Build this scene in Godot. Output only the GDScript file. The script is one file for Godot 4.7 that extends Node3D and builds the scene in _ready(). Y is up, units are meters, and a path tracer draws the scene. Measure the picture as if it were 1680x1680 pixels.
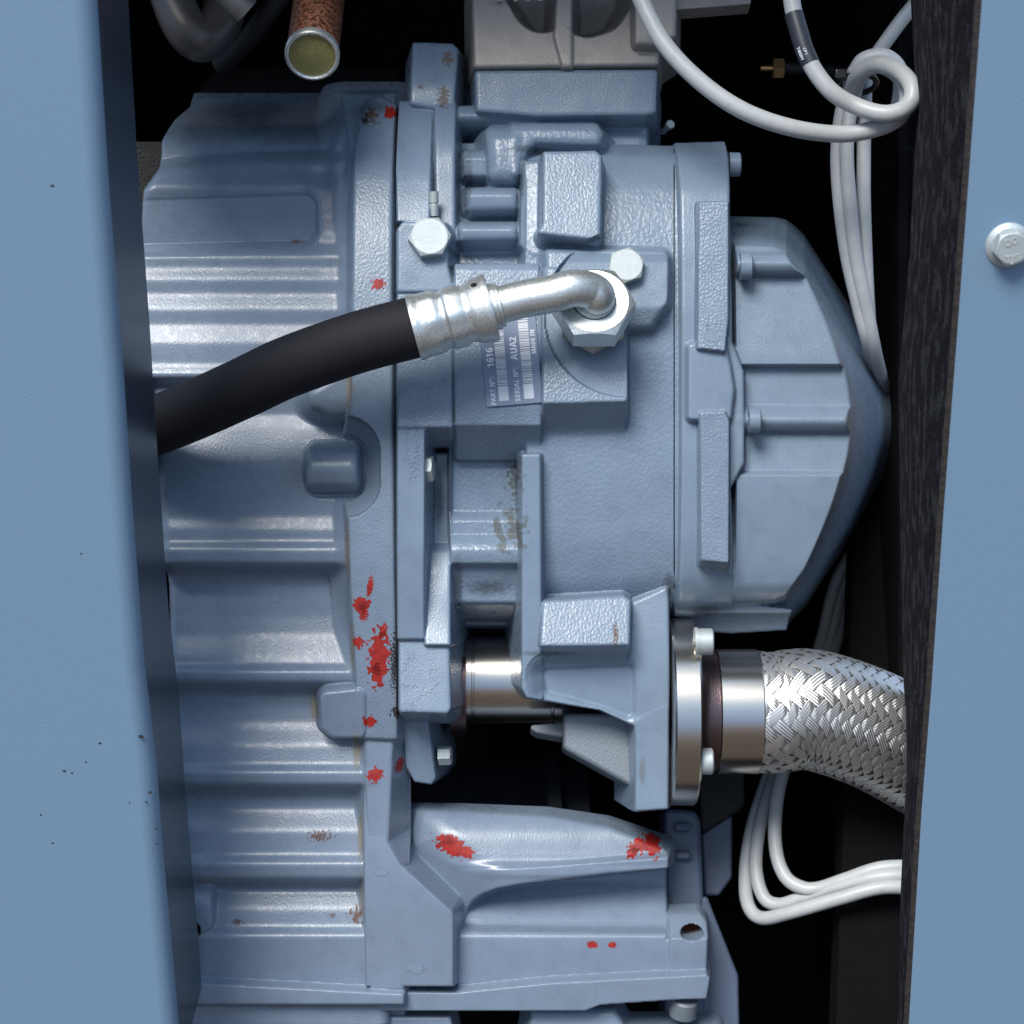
extends Node3D
# A screw-compressor air end and its gear case seen through the open side of a painted steel cabinet.
# Shapes are laid out in millimetres in a frame that leans back with the line of sight (20 degrees down):
# u to the right, v up, w towards the viewer; world() turns such a point into metres.

const PITCH := 20.0
const FAR_MM := 1600.0        # distance from the lens to w = 0
const FOCAL := 3200.0         # focal length in photograph pixels (1680 wide)
const CELL := 1.0             # mesh cell of the castings, mm
const O := Vector3(0, 1.0, 0)

var U := Vector3(1, 0, 0)
var V := Vector3(0, cos(deg_to_rad(PITCH)), -sin(deg_to_rad(PITCH)))
var W := Vector3(0, sin(deg_to_rad(PITCH)), cos(deg_to_rad(PITCH)))
var M := {}
var rng := RandomNumberGenerator.new()
var used := {}

func world(p: Vector3) -> Vector3:
	return O + 0.001 * (p.x * U + p.y * V + p.z * W)

func dir(p: Vector3) -> Vector3:
	return (p.x * U + p.y * V + p.z * W).normalized()

func P(px: float, py: float, w: float) -> Vector3:   # where the photograph's pixel lies at depth w
	var s := (FAR_MM - w) / FOCAL
	return Vector3((px - 840.0) * s, (840.0 - py) * s, w)

# ------------------------------------------------------------------ naming
func numbered(called: String) -> String:
	if not used.has(called):
		used[called] = 0
		return called
	used[called] += 1
	return "%s_%03d" % [called, used[called]]

func tag(o: Node, label: String, category: String, group := "", kind := "") -> void:
	o.set_meta("label", label)
	if category: o.set_meta("category", category)
	if group: o.set_meta("group", group)
	if kind: o.set_meta("kind", kind)

func thing(called: String, label: String, category: String, base: Vector3, group := "") -> Node3D:
	var o := Node3D.new()
	o.name = numbered(called)
	add_child(o)
	o.position = world(base)
	tag(o, label, category, group)
	return o

func origin_of(n: Node3D) -> Vector3:
	var p := Vector3.ZERO
	var k: Node = n
	while k is Node3D and k != self:
		p += (k as Node3D).position
		k = k.get_parent()
	return p

func part(called: String, mesh: Mesh, mat: Material, parent: Node3D, label := "") -> MeshInstance3D:
	# the mesh comes in world metres; the node sits at its parent's origin
	var o := MeshInstance3D.new()
	o.name = called
	o.mesh = mesh
	o.material_override = mat
	parent.add_child(o, true)
	if label: o.set_meta("label", label)
	return o

# ------------------------------------------------------------------ mesh building (work-frame mm -> metres round `org`)
class MB:
	var v := PackedVector3Array()
	var n := PackedVector3Array()
	var uv := PackedVector2Array()
	var c := PackedColorArray()
	var i := PackedInt32Array()
	func add(p: Vector3, nn: Vector3, t := Vector2.ZERO) -> int:
		v.append(p); n.append(nn); uv.append(t)
		return v.size() - 1
	func tri(a: int, b: int, d: int) -> void:
		i.append(a); i.append(b); i.append(d)
	func flat(a: Vector3, b: Vector3, d: Vector3, out: Vector3) -> void:
		var nn := (b - a).cross(d - a).normalized()
		if nn.dot(out) < 0.0: nn = -nn
		tri(add(a, nn), add(b, nn), add(d, nn))
	func quad(a: Vector3, b: Vector3, d: Vector3, e: Vector3, out: Vector3) -> void:
		flat(a, b, d, out); flat(a, d, e, out)

func commit(m: MB, org: Vector3) -> ArrayMesh:
	var vv := PackedVector3Array(); vv.resize(m.v.size())
	var nn := PackedVector3Array(); nn.resize(m.v.size())
	for k in m.v.size():
		vv[k] = world(m.v[k]) - org
		nn[k] = dir(m.n[k])
	var ii := m.i
	for k in range(0, ii.size(), 3):
		var a := ii[k]; var b := ii[k + 1]; var d := ii[k + 2]
		var g := (vv[b] - vv[a]).cross(vv[d] - vv[a])
		if g.dot(nn[a] + nn[b] + nn[d]) > 0.0:
			ii[k + 1] = d; ii[k + 2] = b
	var arr := []
	arr.resize(Mesh.ARRAY_MAX)
	arr[Mesh.ARRAY_VERTEX] = vv
	arr[Mesh.ARRAY_NORMAL] = nn
	arr[Mesh.ARRAY_TEX_UV] = m.uv
	if m.c.size() == m.v.size(): arr[Mesh.ARRAY_COLOR] = m.c
	arr[Mesh.ARRAY_INDEX] = ii
	var am := ArrayMesh.new()
	am.add_surface_from_arrays(Mesh.PRIMITIVE_TRIANGLES, arr)
	return am

func spline(pts: Array, per := 10) -> PackedVector3Array:   # Catmull-Rom through the points
	var out := PackedVector3Array()
	for k in pts.size() - 1:
		var p1: Vector3 = pts[k]
		var p2: Vector3 = pts[k + 1]
		var p0: Vector3 = pts[k - 1] if k > 0 else p1 * 2.0 - p2
		var p3: Vector3 = pts[k + 2] if k + 2 < pts.size() else p2 * 2.0 - p1
		for s in per:
			out.append(p1.cubic_interpolate(p2, p0, p3, float(s) / per))
	out.append(pts[pts.size() - 1])
	return out

func frames(path: PackedVector3Array) -> Array:   # parallel-transport frames: [tangents, sides, ups]
	var ts := PackedVector3Array(); var ss := PackedVector3Array(); var us := PackedVector3Array()
	var n := path.size()
	var up := Vector3(0, 0, 1)
	for k in n:
		var t := (path[mini(k + 1, n - 1)] - path[maxi(k - 1, 0)]).normalized()
		if k == 0 and absf(t.dot(up)) > 0.9: up = Vector3(0, 1, 0)
		var s := t.cross(up).normalized()
		up = s.cross(t).normalized()
		ts.append(t); ss.append(s); us.append(up)
	return [ts, ss, us]

func sweep(path: PackedVector3Array, radii: Array, segs := 20, caps := true) -> MB:
	var m := MB.new()
	var f := frames(path)
	var n := path.size()
	var len := 0.0
	for k in n:
		var r: float = radii[0] if radii.size() == 1 else radii[k]
		var rn: float = r if radii.size() == 1 else radii[mini(k + 1, n - 1)]
		var rp: float = r if radii.size() == 1 else radii[maxi(k - 1, 0)]
		var dl := (path[mini(k + 1, n - 1)] - path[maxi(k - 1, 0)]).length()
		var slope := (rn - rp) / maxf(dl, 0.001)
		if k > 0: len += (path[k] - path[k - 1]).length()
		for s in segs + 1:
			var a := TAU * s / segs
			var d: Vector3 = f[1][k] * cos(a) + f[2][k] * sin(a)
			m.add(path[k] + d * r, (d - f[0][k] * slope).normalized(), Vector2(float(s) / segs, len * 0.01))
	for k in n - 1:
		for s in segs:
			var a := k * (segs + 1) + s
			m.tri(a, a + 1, a + segs + 1); m.tri(a + 1, a + segs + 2, a + segs + 1)
	if caps:
		for e in [0, n - 1]:
			var out: Vector3 = f[0][e] * (-1.0 if e == 0 else 1.0)
			var r: float = radii[0] if radii.size() == 1 else radii[e]
			var c := m.add(path[e], out)
			var first := m.v.size()
			for s in segs + 1:
				var a := TAU * s / segs
				m.add(path[e] + (f[1][e] * cos(a) + f[2][e] * sin(a)) * r, out)
			for s in segs: m.tri(c, first + s, first + s + 1)
	return m

func lathe(profile: Array, at: Vector3, axis: Vector3, segs := 48, smooth_deg := 32.0) -> MB:
	# profile: Vector2(radius, height along the axis); edges sharper than smooth_deg stay sharp
	var m := MB.new()
	axis = axis.normalized()
	var s0 := axis.cross(Vector3(0, 0, 1) if absf(axis.z) < 0.9 else Vector3(0, 1, 0)).normalized()
	var s1 := axis.cross(s0).normalized()
	var np := profile.size()
	var nrm := []
	for k in np - 1:
		var d: Vector2 = profile[k + 1] - profile[k]
		nrm.append(Vector2(d.y, -d.x).normalized())
	for k in np - 1:
		var na: Vector2 = nrm[k]
		var nb: Vector2 = nrm[k]
		if k > 0 and rad_to_deg(absf((nrm[k - 1] as Vector2).angle_to(nrm[k]))) < smooth_deg: na = ((nrm[k - 1] as Vector2) + (nrm[k] as Vector2)).normalized()
		if k < np - 2 and rad_to_deg(absf((nrm[k + 1] as Vector2).angle_to(nrm[k]))) < smooth_deg: nb = ((nrm[k + 1] as Vector2) + (nrm[k] as Vector2)).normalized()
		var first := m.v.size()
		for s in segs + 1:
			var a := TAU * s / segs
			var d := s0 * cos(a) + s1 * sin(a)
			var pa: Vector2 = profile[k]
			var pb: Vector2 = profile[k + 1]
			m.add(at + d * pa.x + axis * pa.y, (d * na.x + axis * na.y).normalized(), Vector2(float(s) / segs, pa.y * 0.01))
			m.add(at + d * pb.x + axis * pb.y, (d * nb.x + axis * nb.y).normalized(), Vector2(float(s) / segs, pb.y * 0.01))
		for s in segs:
			var a := first + s * 2
			m.tri(a, a + 1, a + 2); m.tri(a + 1, a + 3, a + 2)
	return m

func outline_round(poly: PackedVector2Array, rc: float) -> PackedVector2Array:
	if rc <= 0.0: return poly
	var a := Geometry2D.offset_polygon(poly, -rc, Geometry2D.JOIN_MITER)
	if a.is_empty(): return poly
	var b := Geometry2D.offset_polygon(a[0], rc, Geometry2D.JOIN_ROUND)
	if b.is_empty(): return poly
	var c := PackedVector2Array()
	for p in b[0]:
		if c.is_empty() or c[c.size() - 1].distance_to(p) > 0.25: c.append(p)
	return c

func slab(poly: PackedVector2Array, at: Vector3, ex: Vector3, ey: Vector3, thick: float, bevel := 1.5, rc := 0.0) -> MB:
	# a plate: outline in its own plane (ex, ey), front face at `at`, running back by `thick`, with a rounded front edge
	var m := MB.new()
	ex = ex.normalized(); ey = ey.normalized()
	var ez := ex.cross(ey).normalized()
	var big := outline_round(poly, maxf(rc, bevel * 1.2) if poly.size() > 3 else rc)
	if Geometry2D.is_polygon_clockwise(big): big.reverse()
	var n := big.size()
	var on := PackedVector2Array()
	for k in n:
		var d1 := (big[k] - big[(k + n - 1) % n]).normalized()
		var d2 := (big[(k + 1) % n] - big[k]).normalized()
		var nn := (Vector2(d1.y, -d1.x) + Vector2(d2.y, -d2.x))
		on.append(nn.normalized() / maxf(0.5, nn.length() * 0.5))
	var rings := []   # [inset, depth, normal tilt]
	for s in 4:
		var a := PI / 2 * s / 3.0
		rings.append([bevel * (1.0 - sin(a)), bevel * (1.0 - cos(a)), a])
	rings.append([0.0, thick, PI / 2])
	var pts := []
	for r in rings:
		var line := PackedInt32Array()
		for k in n:
			var q: Vector2 = big[k] - on[k] * r[0]
			var nn: Vector3 = (ex * on[k].x + ey * on[k].y).normalized() * sin(r[2]) + ez * cos(r[2])
			line.append(m.add(at + ex * q.x + ey * q.y - ez * r[1], nn, q * 0.01))
		pts.append(line)
	# sharp corners get their own side normals
	for r in rings.size() - 1:
		for k in n:
			var k2 := (k + 1) % n
			if on[k].normalized().dot(on[k2].normalized()) < 0.8:
				var a: Vector3 = m.v[pts[r][k]]
				m.quad(a, m.v[pts[r][k2]], m.v[pts[r + 1][k2]], m.v[pts[r + 1][k]], (m.n[pts[r][k]] + m.n[pts[r + 1][k2]]))
			else:
				m.tri(pts[r][k], pts[r][k2], pts[r + 1][k2]); m.tri(pts[r][k], pts[r + 1][k2], pts[r + 1][k])
	var inner := PackedVector2Array()
	for k in n: inner.append(big[k] - on[k] * bevel)
	for side in [0, 1]:
		var src := inner if side == 0 else big
		var t := Geometry2D.triangulate_polygon(big)
		var first := m.v.size()
		for q in src: m.add(at + ex * q.x + ey * q.y - ez * (0.0 if side == 0 else thick), ez if side == 0 else -ez, q * 0.01)
		for k in range(0, t.size(), 3): m.tri(first + t[k], first + t[k + 1], first + t[k + 2])
	return m

func px_slab(pix: Array, w: float, thick: float, bevel := 1.5, rc := 0.0, lean := 0.0, turn := 0.0) -> MB:
	# outline from photograph pixels at depth w, the plane leaning back at the top by `lean` and turned by `turn` (degrees)
	var c := Vector2.ZERO
	for k in range(0, pix.size(), 2): c += Vector2(pix[k], pix[k + 1])
	c /= pix.size() / 2.0
	var at := P(c.x, c.y, w)
	var b := Basis(Vector3(0, 1, 0), deg_to_rad(turn)) * Basis(Vector3(1, 0, 0), deg_to_rad(-lean))
	var eye := Vector3(0, 0, FAR_MM)
	var poly := PackedVector2Array()
	for k in range(0, pix.size(), 2):
		var ray := P(pix[k], pix[k + 1], 0.0) - eye
		var t := (at - eye).dot(b.z) / ray.dot(b.z)
		var q := eye + ray * t - at
		poly.append(Vector2(q.dot(b.x), q.dot(b.y)))
	return slab(poly, at, b.x, b.y, thick, bevel, rc)

func hex_head(at: Vector3, axis: Vector3, across: float, high: float, turn := 0.0, hole := 0.0) -> MB:
	# a hexagon with the turned chamfer that cuts its corners into arcs
	var m := MB.new()
	axis = axis.normalized()
	var s0 := axis.cross(Vector3(0, 1, 0)).normalized()
	if s0.length() < 0.5: s0 = Vector3(1, 0, 0)
	var s1 := axis.cross(s0).normalized()
	var ri := across / 2.0
	var rc := ri / cos(PI / 6)
	var top_r := ri * 0.95
	var per := 8
	var n := 6 * per
	var bot := []; var shoulder := []; var rim := []
	for k in n + 1:
		var a := TAU * k / n
		var face := fmod(a, PI / 3) - PI / 6
		var r := ri / cos(face)
		var d := s0 * cos(a + turn) + s1 * sin(a + turn)
		bot.append(at + d * r)
		shoulder.append(at + d * r + axis * (high - (r - top_r) * 0.58))
		rim.append(at + d * top_r + axis * high)
	for k in n:
		var fa := floorf(float(k) / per) * PI / 3 + PI / 6 + turn
		var fn := s0 * cos(fa) + s1 * sin(fa)
		m.quad(bot[k], bot[k + 1], shoulder[k + 1], shoulder[k], fn)
		var a := TAU * (k + 0.5) / n + turn
		m.quad(shoulder[k], shoulder[k + 1], rim[k + 1], rim[k], s0 * cos(a) + s1 * sin(a) + axis)
		if hole > 0.0:
			var h0: Vector3 = at + axis * high + (rim[k] - at - axis * high).normalized() * hole
			var h1: Vector3 = at + axis * high + (rim[k + 1] - at - axis * high).normalized() * hole
			m.quad(rim[k], rim[k + 1], h1, h0, axis)
			m.quad(h0, h1, h1 - axis * high, h0 - axis * high, at - (h0 - axis * high))
		else:
			m.flat(at + axis * high, rim[k], rim[k + 1], axis)
	return m

# ------------------------------------------------------------------ castings: relief surfaces with filleted features
class Relief:
	var u0: float; var v0: float; var c: float
	var nu: int; var nv: int
	var H := PackedFloat32Array()
	var ID := PackedInt32Array()
	var parts := []      # [name, material, label]
	var far: float; var focal: float
	func setup(a: Vector3, b: Vector3, cell: float, far_mm: float, focal_px: float) -> void:
		far = far_mm; focal = focal_px; c = cell
		u0 = minf(a.x, b.x); v0 = minf(a.y, b.y)
		nu = int(absf(a.x - b.x) / c) + 1; nv = int(absf(a.y - b.y) / c) + 1
		H.resize(nu * nv); H.fill(-9000.0)
		ID.resize(nu * nv); ID.fill(-1)
	func name_part(n: String, m: Material, label := "") -> int:
		parts.append([n, m, label])
		return parts.size() - 1
	func at_y(t: Array, y: float) -> float:    # table [y, w, y, w, ...] read at a pixel row
		var n := t.size() / 2
		if y <= t[0]: return t[1]
		for k in n - 1:
			if y <= t[k * 2 + 2]:
				return lerpf(t[k * 2 + 1], t[k * 2 + 3], (y - t[k * 2]) / (t[k * 2 + 2] - t[k * 2]))
		return t[n * 2 - 1]
	func rows(t: Array, smooth := true) -> PackedFloat32Array:
		var ks := PackedFloat32Array(); var ws := PackedFloat32Array()
		for k in range(t.size() - 2, -1, -2):
			var w: float = t[k + 1]
			ks.append((840.0 - t[k]) / focal * (far - w)); ws.append(w)
		var out := PackedFloat32Array(); out.resize(nv)
		var n := ks.size()
		var k := 0
		for j in nv:
			var v := v0 + j * c
			if n == 1 or v <= ks[0]:
				out[j] = ws[0]
				continue
			if v >= ks[n - 1]:
				out[j] = ws[n - 1]
				continue
			while k < n - 2 and v > ks[k + 1]: k += 1
			var f := (v - ks[k]) / (ks[k + 1] - ks[k])
			if smooth and n > 2:
				# monotone cubic (no overshoot)
				var d := (ws[k + 1] - ws[k]) / (ks[k + 1] - ks[k])
				var dp := (ws[k] - ws[k - 1]) / (ks[k] - ks[k - 1]) if k > 0 else d
				var dn := (ws[k + 2] - ws[k + 1]) / (ks[k + 2] - ks[k + 1]) if k + 2 < n else d
				var m0 := 0.0 if d * dp <= 0.0 else 2.0 * d * dp / (d + dp)
				var m1 := 0.0 if d * dn <= 0.0 else 2.0 * d * dn / (d + dn)
				var hh := ks[k + 1] - ks[k]
				var f2 := f * f; var f3 := f2 * f
				out[j] = (2 * f3 - 3 * f2 + 1) * ws[k] + (f3 - 2 * f2 + f) * hh * m0 + (-2 * f3 + 3 * f2) * ws[k + 1] + (f3 - f2) * hh * m1
			else:
				out[j] = lerpf(ws[k], ws[k + 1], f)
		return out
	func poly(pix: Array, t: Array) -> PackedVector2Array:
		var out := PackedVector2Array()
		for k in range(0, pix.size(), 2):
			var s := (far - at_y(t, pix[k + 1])) / focal
			out.append(Vector2((pix[k] - 840.0) * s, (840.0 - pix[k + 1]) * s))
		return out
	# raise (or cut) a feature: pix outline, t the top as a table of rows, o options:
	# er edge radius, rc corner radius, s wall slope, sd slope of walls that face down, k fillet, gu tilt along u, cut
	func feat(id: int, pix: Array, t: Array, o := {}) -> void:
		var q := poly(pix, t)
		var er: float = o.get("er", 2.5)
		var rc: float = o.get("rc", 3.0)
		var sl: float = o.get("s", 12.0)
		var sdn: float = o.get("sd", sl)
		var sup: float = o.get("su", sl)
		var k: float = o.get("k", 5.0)
		var gu: float = o.get("gu", 0.0)
		var cut: bool = o.get("cut", false)
		var reach: float = o.get("reach", 14.0)
		if rc > 0.0:
			var off := Geometry2D.offset_polygon(q, -rc, Geometry2D.JOIN_MITER)
			if off.size() and off[0].size() > 2: q = off[0]
			else: rc = 0.0
		var tops := rows(t, o.get("smooth", true))
		var blur: int = o.get("blur", 0)
		if blur > 0:
			for pass_ in 2:
				var src := tops.duplicate()
				for j in nv:
					var sum := 0.0
					for q2 in range(-blur, blur + 1): sum += src[clampi(j + q2, 0, nv - 1)]
					tops[j] = sum / (2 * blur + 1)
		var lo := q[0]; var hi := q[0]
		var mid := 0.0
		for p in q:
			lo = lo.min(p); hi = hi.max(p); mid += p.x / q.size()
		var pad := rc + reach
		var i0 := maxi(0, int((lo.x - pad - u0) / c)); var i1 := mini(nu - 1, int((hi.x + pad - u0) / c) + 1)
		var j0 := maxi(0, int((lo.y - pad - v0) / c)); var j1 := mini(nv - 1, int((hi.y + pad - v0) / c) + 1)
		var n := q.size()
		var e := PackedVector2Array(); var il := PackedFloat32Array()
		for a in n:
			var d := q[(a + 1) % n] - q[a]
			e.append(d); il.append(1.0 / maxf(d.length_squared(), 1e-9))
		for j in range(j0, j1 + 1):
			var y := v0 + j * c
			for i in range(i0, i1 + 1):
				var p := Vector2(u0 + i * c, y)
				var best := 1e18
				var bd := Vector2.ZERO
				var inside := false
				for a in n:
					var d := p - q[a]
					var ee := e[a]
					var r := d - ee * clampf(d.dot(ee) * il[a], 0.0, 1.0)
					var l := r.length_squared()
					if l < best:
						best = l; bd = r
					if (d.y < 0.0) != (d.y < ee.y) and (d.x * ee.y < d.y * ee.x) == (ee.y > 0.0): inside = not inside
				best = sqrt(best)
				var s := (-best if inside else best) - rc
				if s > reach: continue
				var w := tops[j] + gu * (p.x - mid)
				var x := j * nu + i
				var h := H[x]
				if cut:
					if s > 0.0:
						var ss := sl
						if sdn != sl or sup != sl:
							var dy := bd.y / maxf(best, 0.001)
							ss = lerpf(sl, sdn if dy < 0.0 else sup, dy * dy)
						w += ss * s + er
					elif s > -er: w += er - sqrt(maxf(0.0, er * er - (s + er) * (s + er)))
					if h < -8000.0: continue
					var g := maxf(k - absf(w - h), 0.0) / k
					H[x] = minf(w, h) - g * g * k * 0.25
					if w < h and s < 0.6: ID[x] = id
				else:
					if s > 0.0:
						var ss := sl
						if sdn != sl or sup != sl:
							var dy := bd.y / maxf(best, 0.001)
							ss = lerpf(sl, sdn if dy < 0.0 else sup, dy * dy)
						w -= ss * s + er
					elif s > -er: w -= er - sqrt(maxf(0.0, er * er - (s + er) * (s + er)))
					if h < -8000.0:
						H[x] = w
						ID[x] = id
					else:
						var g := maxf(k - absf(w - h), 0.0) / k
						H[x] = maxf(w, h) + g * g * k * 0.25
						if w > h: ID[x] = id
	func height(u: float, v: float) -> float:
		var x := clampf((u - u0) / c, 0.0, nu - 1.001)
		var y := clampf((v - v0) / c, 0.0, nv - 1.001)
		var i := int(x); var j := int(y)
		var fx := x - i; var fy := y - j
		var a := j * nu + i
		return lerpf(lerpf(H[a], H[a + 1], fx), lerpf(H[a + nu], H[a + nu + 1], fx), fy)
	func hit(px: float, py: float) -> Vector3:    # where the line of sight of a pixel meets the casting
		var w := 0.0
		for k in 14:
			var s := (far - w) / focal
			w = lerpf(w, height((px - 840.0) * s, (840.0 - py) * s), 0.7)
		var s := (far - w) / focal
		return Vector3((px - 840.0) * s, (840.0 - py) * s, w)
	func normal(u: float, v: float, d := 1.5) -> Vector3:
		return Vector3(height(u - d, v) - height(u + d, v), height(u, v - d) - height(u, v + d), 2.0 * d).normalized()

func relief(x0: float, y0: float, x1: float, y1: float, w: float) -> Relief:
	var r := Relief.new()
	r.setup(P(x0, y0, w), P(x1, y1, w), CELL, FAR_MM, FOCAL)
	return r

func lumpy(r: Relief, amount: float, freq: float, seed_: int) -> void:   # the unevenness of a sand casting
	var n := FastNoiseLite.new()
	n.seed = seed_; n.frequency = freq; n.fractal_octaves = 2
	for j in r.nv:
		for i in r.nu:
			var x := j * r.nu + i
			if r.H[x] > -8000.0: r.H[x] += amount * n.get_noise_2d(i * r.c, j * r.c)

func build_relief(r: Relief, root: Node3D, floor_w: float) -> void:
	# one mesh per part; normals come from the whole surface, so parts meet without a seam
	var org := origin_of(root)
	var nu := r.nu; var nv := r.nv; var H := r.H
	var Uv := U; var Vv := V; var Wv := W
	var np := r.parts.size()
	var vs := []; var ns := []; var ix := []; var maps := []
	for k in np:
		vs.append(PackedVector3Array()); ns.append(PackedVector3Array()); ix.append(PackedInt32Array())
		var mm := PackedInt32Array(); mm.resize(nu * nv); mm.fill(-1)
		maps.append(mm)
	for j in nv - 1:
		for i in nu - 1:
			var a := j * nu + i
			var h0 := H[a]; var h1 := H[a + 1]; var h2 := H[a + nu]; var h3 := H[a + nu + 1]
			var lowest := minf(minf(h0, h1), minf(h2, h3))
			if maxf(maxf(h0, h1), maxf(h2, h3)) < floor_w or lowest < -8000.0: continue
			var top := a
			var th := h0
			if h1 > th: th = h1; top = a + 1
			if h2 > th: th = h2; top = a + nu
			if h3 > th: th = h3; top = a + nu + 1
			var id := r.ID[top]
			if id < 0: continue
			var mp: PackedInt32Array = maps[id]
			var idx := [a, a + 1, a + nu, a + nu + 1]
			var got := [0, 0, 0, 0]
			for k in 4:
				var x: int = idx[k]
				var g := mp[x]
				if g < 0:
					var xi := x % nu
					var xj := x / nu
					var hw := maxf(H[x], floor_w - 20.0)
					var l := H[x - 1] if xi > 0 else hw
					var rr := H[x + 1] if xi < nu - 1 else hw
					var dn := H[x - nu] if xj > 0 else hw
					var up := H[x + nu] if xj < nv - 1 else hw
					l = maxf(l, floor_w - 20.0); rr = maxf(rr, floor_w - 20.0); dn = maxf(dn, floor_w - 20.0); up = maxf(up, floor_w - 20.0)
					var nn := Vector3(l - rr, dn - up, 2.0 * r.c).normalized()
					g = vs[id].size()
					var pu := r.u0 + xi * r.c
					var pv := r.v0 + xj * r.c
					if H[x] < floor_w:      # a vertex below the rim slides to where the surface meets the rim
						var bh := floor_w
						var bx := 0
						var by := 0
						for oy in [-1, 0, 1]:
							for ox in [-1, 0, 1]:
								if xi + ox < 0 or xi + ox >= nu or xj + oy < 0 or xj + oy >= nv: continue
								var hh := H[x + oy * nu + ox]
								if hh > bh:
									bh = hh; bx = ox; by = oy
						if bh > floor_w:
							var tt := clampf((floor_w - maxf(H[x], -2000.0)) / (bh - maxf(H[x], -2000.0)), 0.0, 0.98)
							pu += bx * r.c * tt; pv += by * r.c * tt
							hw = floor_w
					vs[id].append(O + 0.001 * (pu * Uv + pv * Vv + hw * Wv) - org)
					ns[id].append(nn.x * Uv + nn.y * Vv + nn.z * Wv)
					mp[x] = g
				got[k] = g
			maps[id] = mp
			var ii: PackedInt32Array = ix[id]
			if absf(h0 - h3) < absf(h1 - h2):
				ii.append_array([got[0], got[3], got[1], got[0], got[2], got[3]])
			else:
				ii.append_array([got[0], got[2], got[1], got[1], got[2], got[3]])
			ix[id] = ii
	for k in np:
		if ix[k].size() == 0: continue
		var arr := []
		arr.resize(Mesh.ARRAY_MAX)
		arr[Mesh.ARRAY_VERTEX] = vs[k]
		arr[Mesh.ARRAY_NORMAL] = ns[k]
		arr[Mesh.ARRAY_INDEX] = ix[k]
		var am := ArrayMesh.new()
		am.add_surface_from_arrays(Mesh.PRIMITIVE_TRIANGLES, arr)
		part(r.parts[k][0], am, r.parts[k][1], root, r.parts[k][2])

func patch(r: Relief, root: Node3D, called: String, mat: Material, px: float, py: float, rx: float, ry: float, sd: int, label := "", soft := false, rough := 0.55, lift := 0.12, turn := 0.0) -> void:
	# an irregular flake, chip or stain that lies on the casting (sizes in photograph pixels)
	var c0 := r.hit(px, py)
	var s := (FAR_MM - c0.z) / FOCAL
	var ax := rx * s; var ay := ry * s
	var n := FastNoiseLite.new()
	n.seed = sd; n.frequency = 1.3 / maxf(2.0, minf(ax, ay)); n.fractal_octaves = 4 if soft else 3; n.fractal_gain = 0.5 if soft else 0.38
	var cell := clampf(minf(ax, ay) / 26.0, 0.16, 0.6)
	var nx := int(ax * 1.5 / cell); var ny := int(ay * 1.5 / cell)
	var m := MB.new()
	var id := {}
	var val := func(i: int, j: int) -> float:
		var q := Vector2(i * cell / ax, j * cell / ay)
		return 1.0 - q.length() + rough * 1.7 * n.get_noise_2d(i * cell, j * cell)
	var rot := deg_to_rad(turn)
	for j in range(-ny, ny):
		for i in range(-nx, nx):
			var ok := true
			for q in [[0, 0], [1, 0], [0, 1], [1, 1]]:
				if val.call(i + q[0], j + q[1]) < 0.0: ok = false
			if not ok: continue
			var g := []
			for q in [[0, 0], [1, 0], [0, 1], [1, 1]]:
				var key := Vector2i(i + q[0], j + q[1])
				if not id.has(key):
					var loc := Vector2(key.x * cell, key.y * cell).rotated(rot)
					var u := c0.x + loc.x; var v := c0.y + loc.y
					var nn := r.normal(u, v, 1.0)
					var k := m.add(Vector3(u, v, r.height(u, v)) + nn * lift, nn)
					m.c.append(Color(1, 1, 1, clampf(val.call(key.x, key.y) * 0.9, 0.0, 0.6) if soft else 1.0))
					id[key] = k
				g.append(id[key])
			m.tri(g[0], g[1], g[3]); m.tri(g[0], g[3], g[2])
	if m.v.size() == 0: return
	part(called, commit(m, origin_of(root)), mat, root, label)

# ------------------------------------------------------------------ materials
func noise_tex(freq: float, seed_: int, normal := true, bump := 6.0, size := 512, octaves := 3, type := FastNoiseLite.TYPE_SIMPLEX_SMOOTH) -> NoiseTexture2D:
	var n := FastNoiseLite.new()
	n.noise_type = type
	n.seed = seed_; n.frequency = freq; n.fractal_octaves = octaves
	var t := NoiseTexture2D.new()
	t.width = size; t.height = size; t.seamless = true; t.noise = n
	t.as_normal_map = normal; t.bump_strength = bump
	return t

func ramp_tex(freq: float, seed_: int, stops: Array, size := 512, octaves := 4) -> NoiseTexture2D:
	var t := noise_tex(freq, seed_, false, 1.0, size, octaves)
	var g := Gradient.new()
	g.offsets = PackedFloat32Array(stops.map(func(s): return s[0]))
	g.colors = PackedColorArray(stops.map(func(s): return s[1]))
	t.color_ramp = g
	return t

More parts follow.
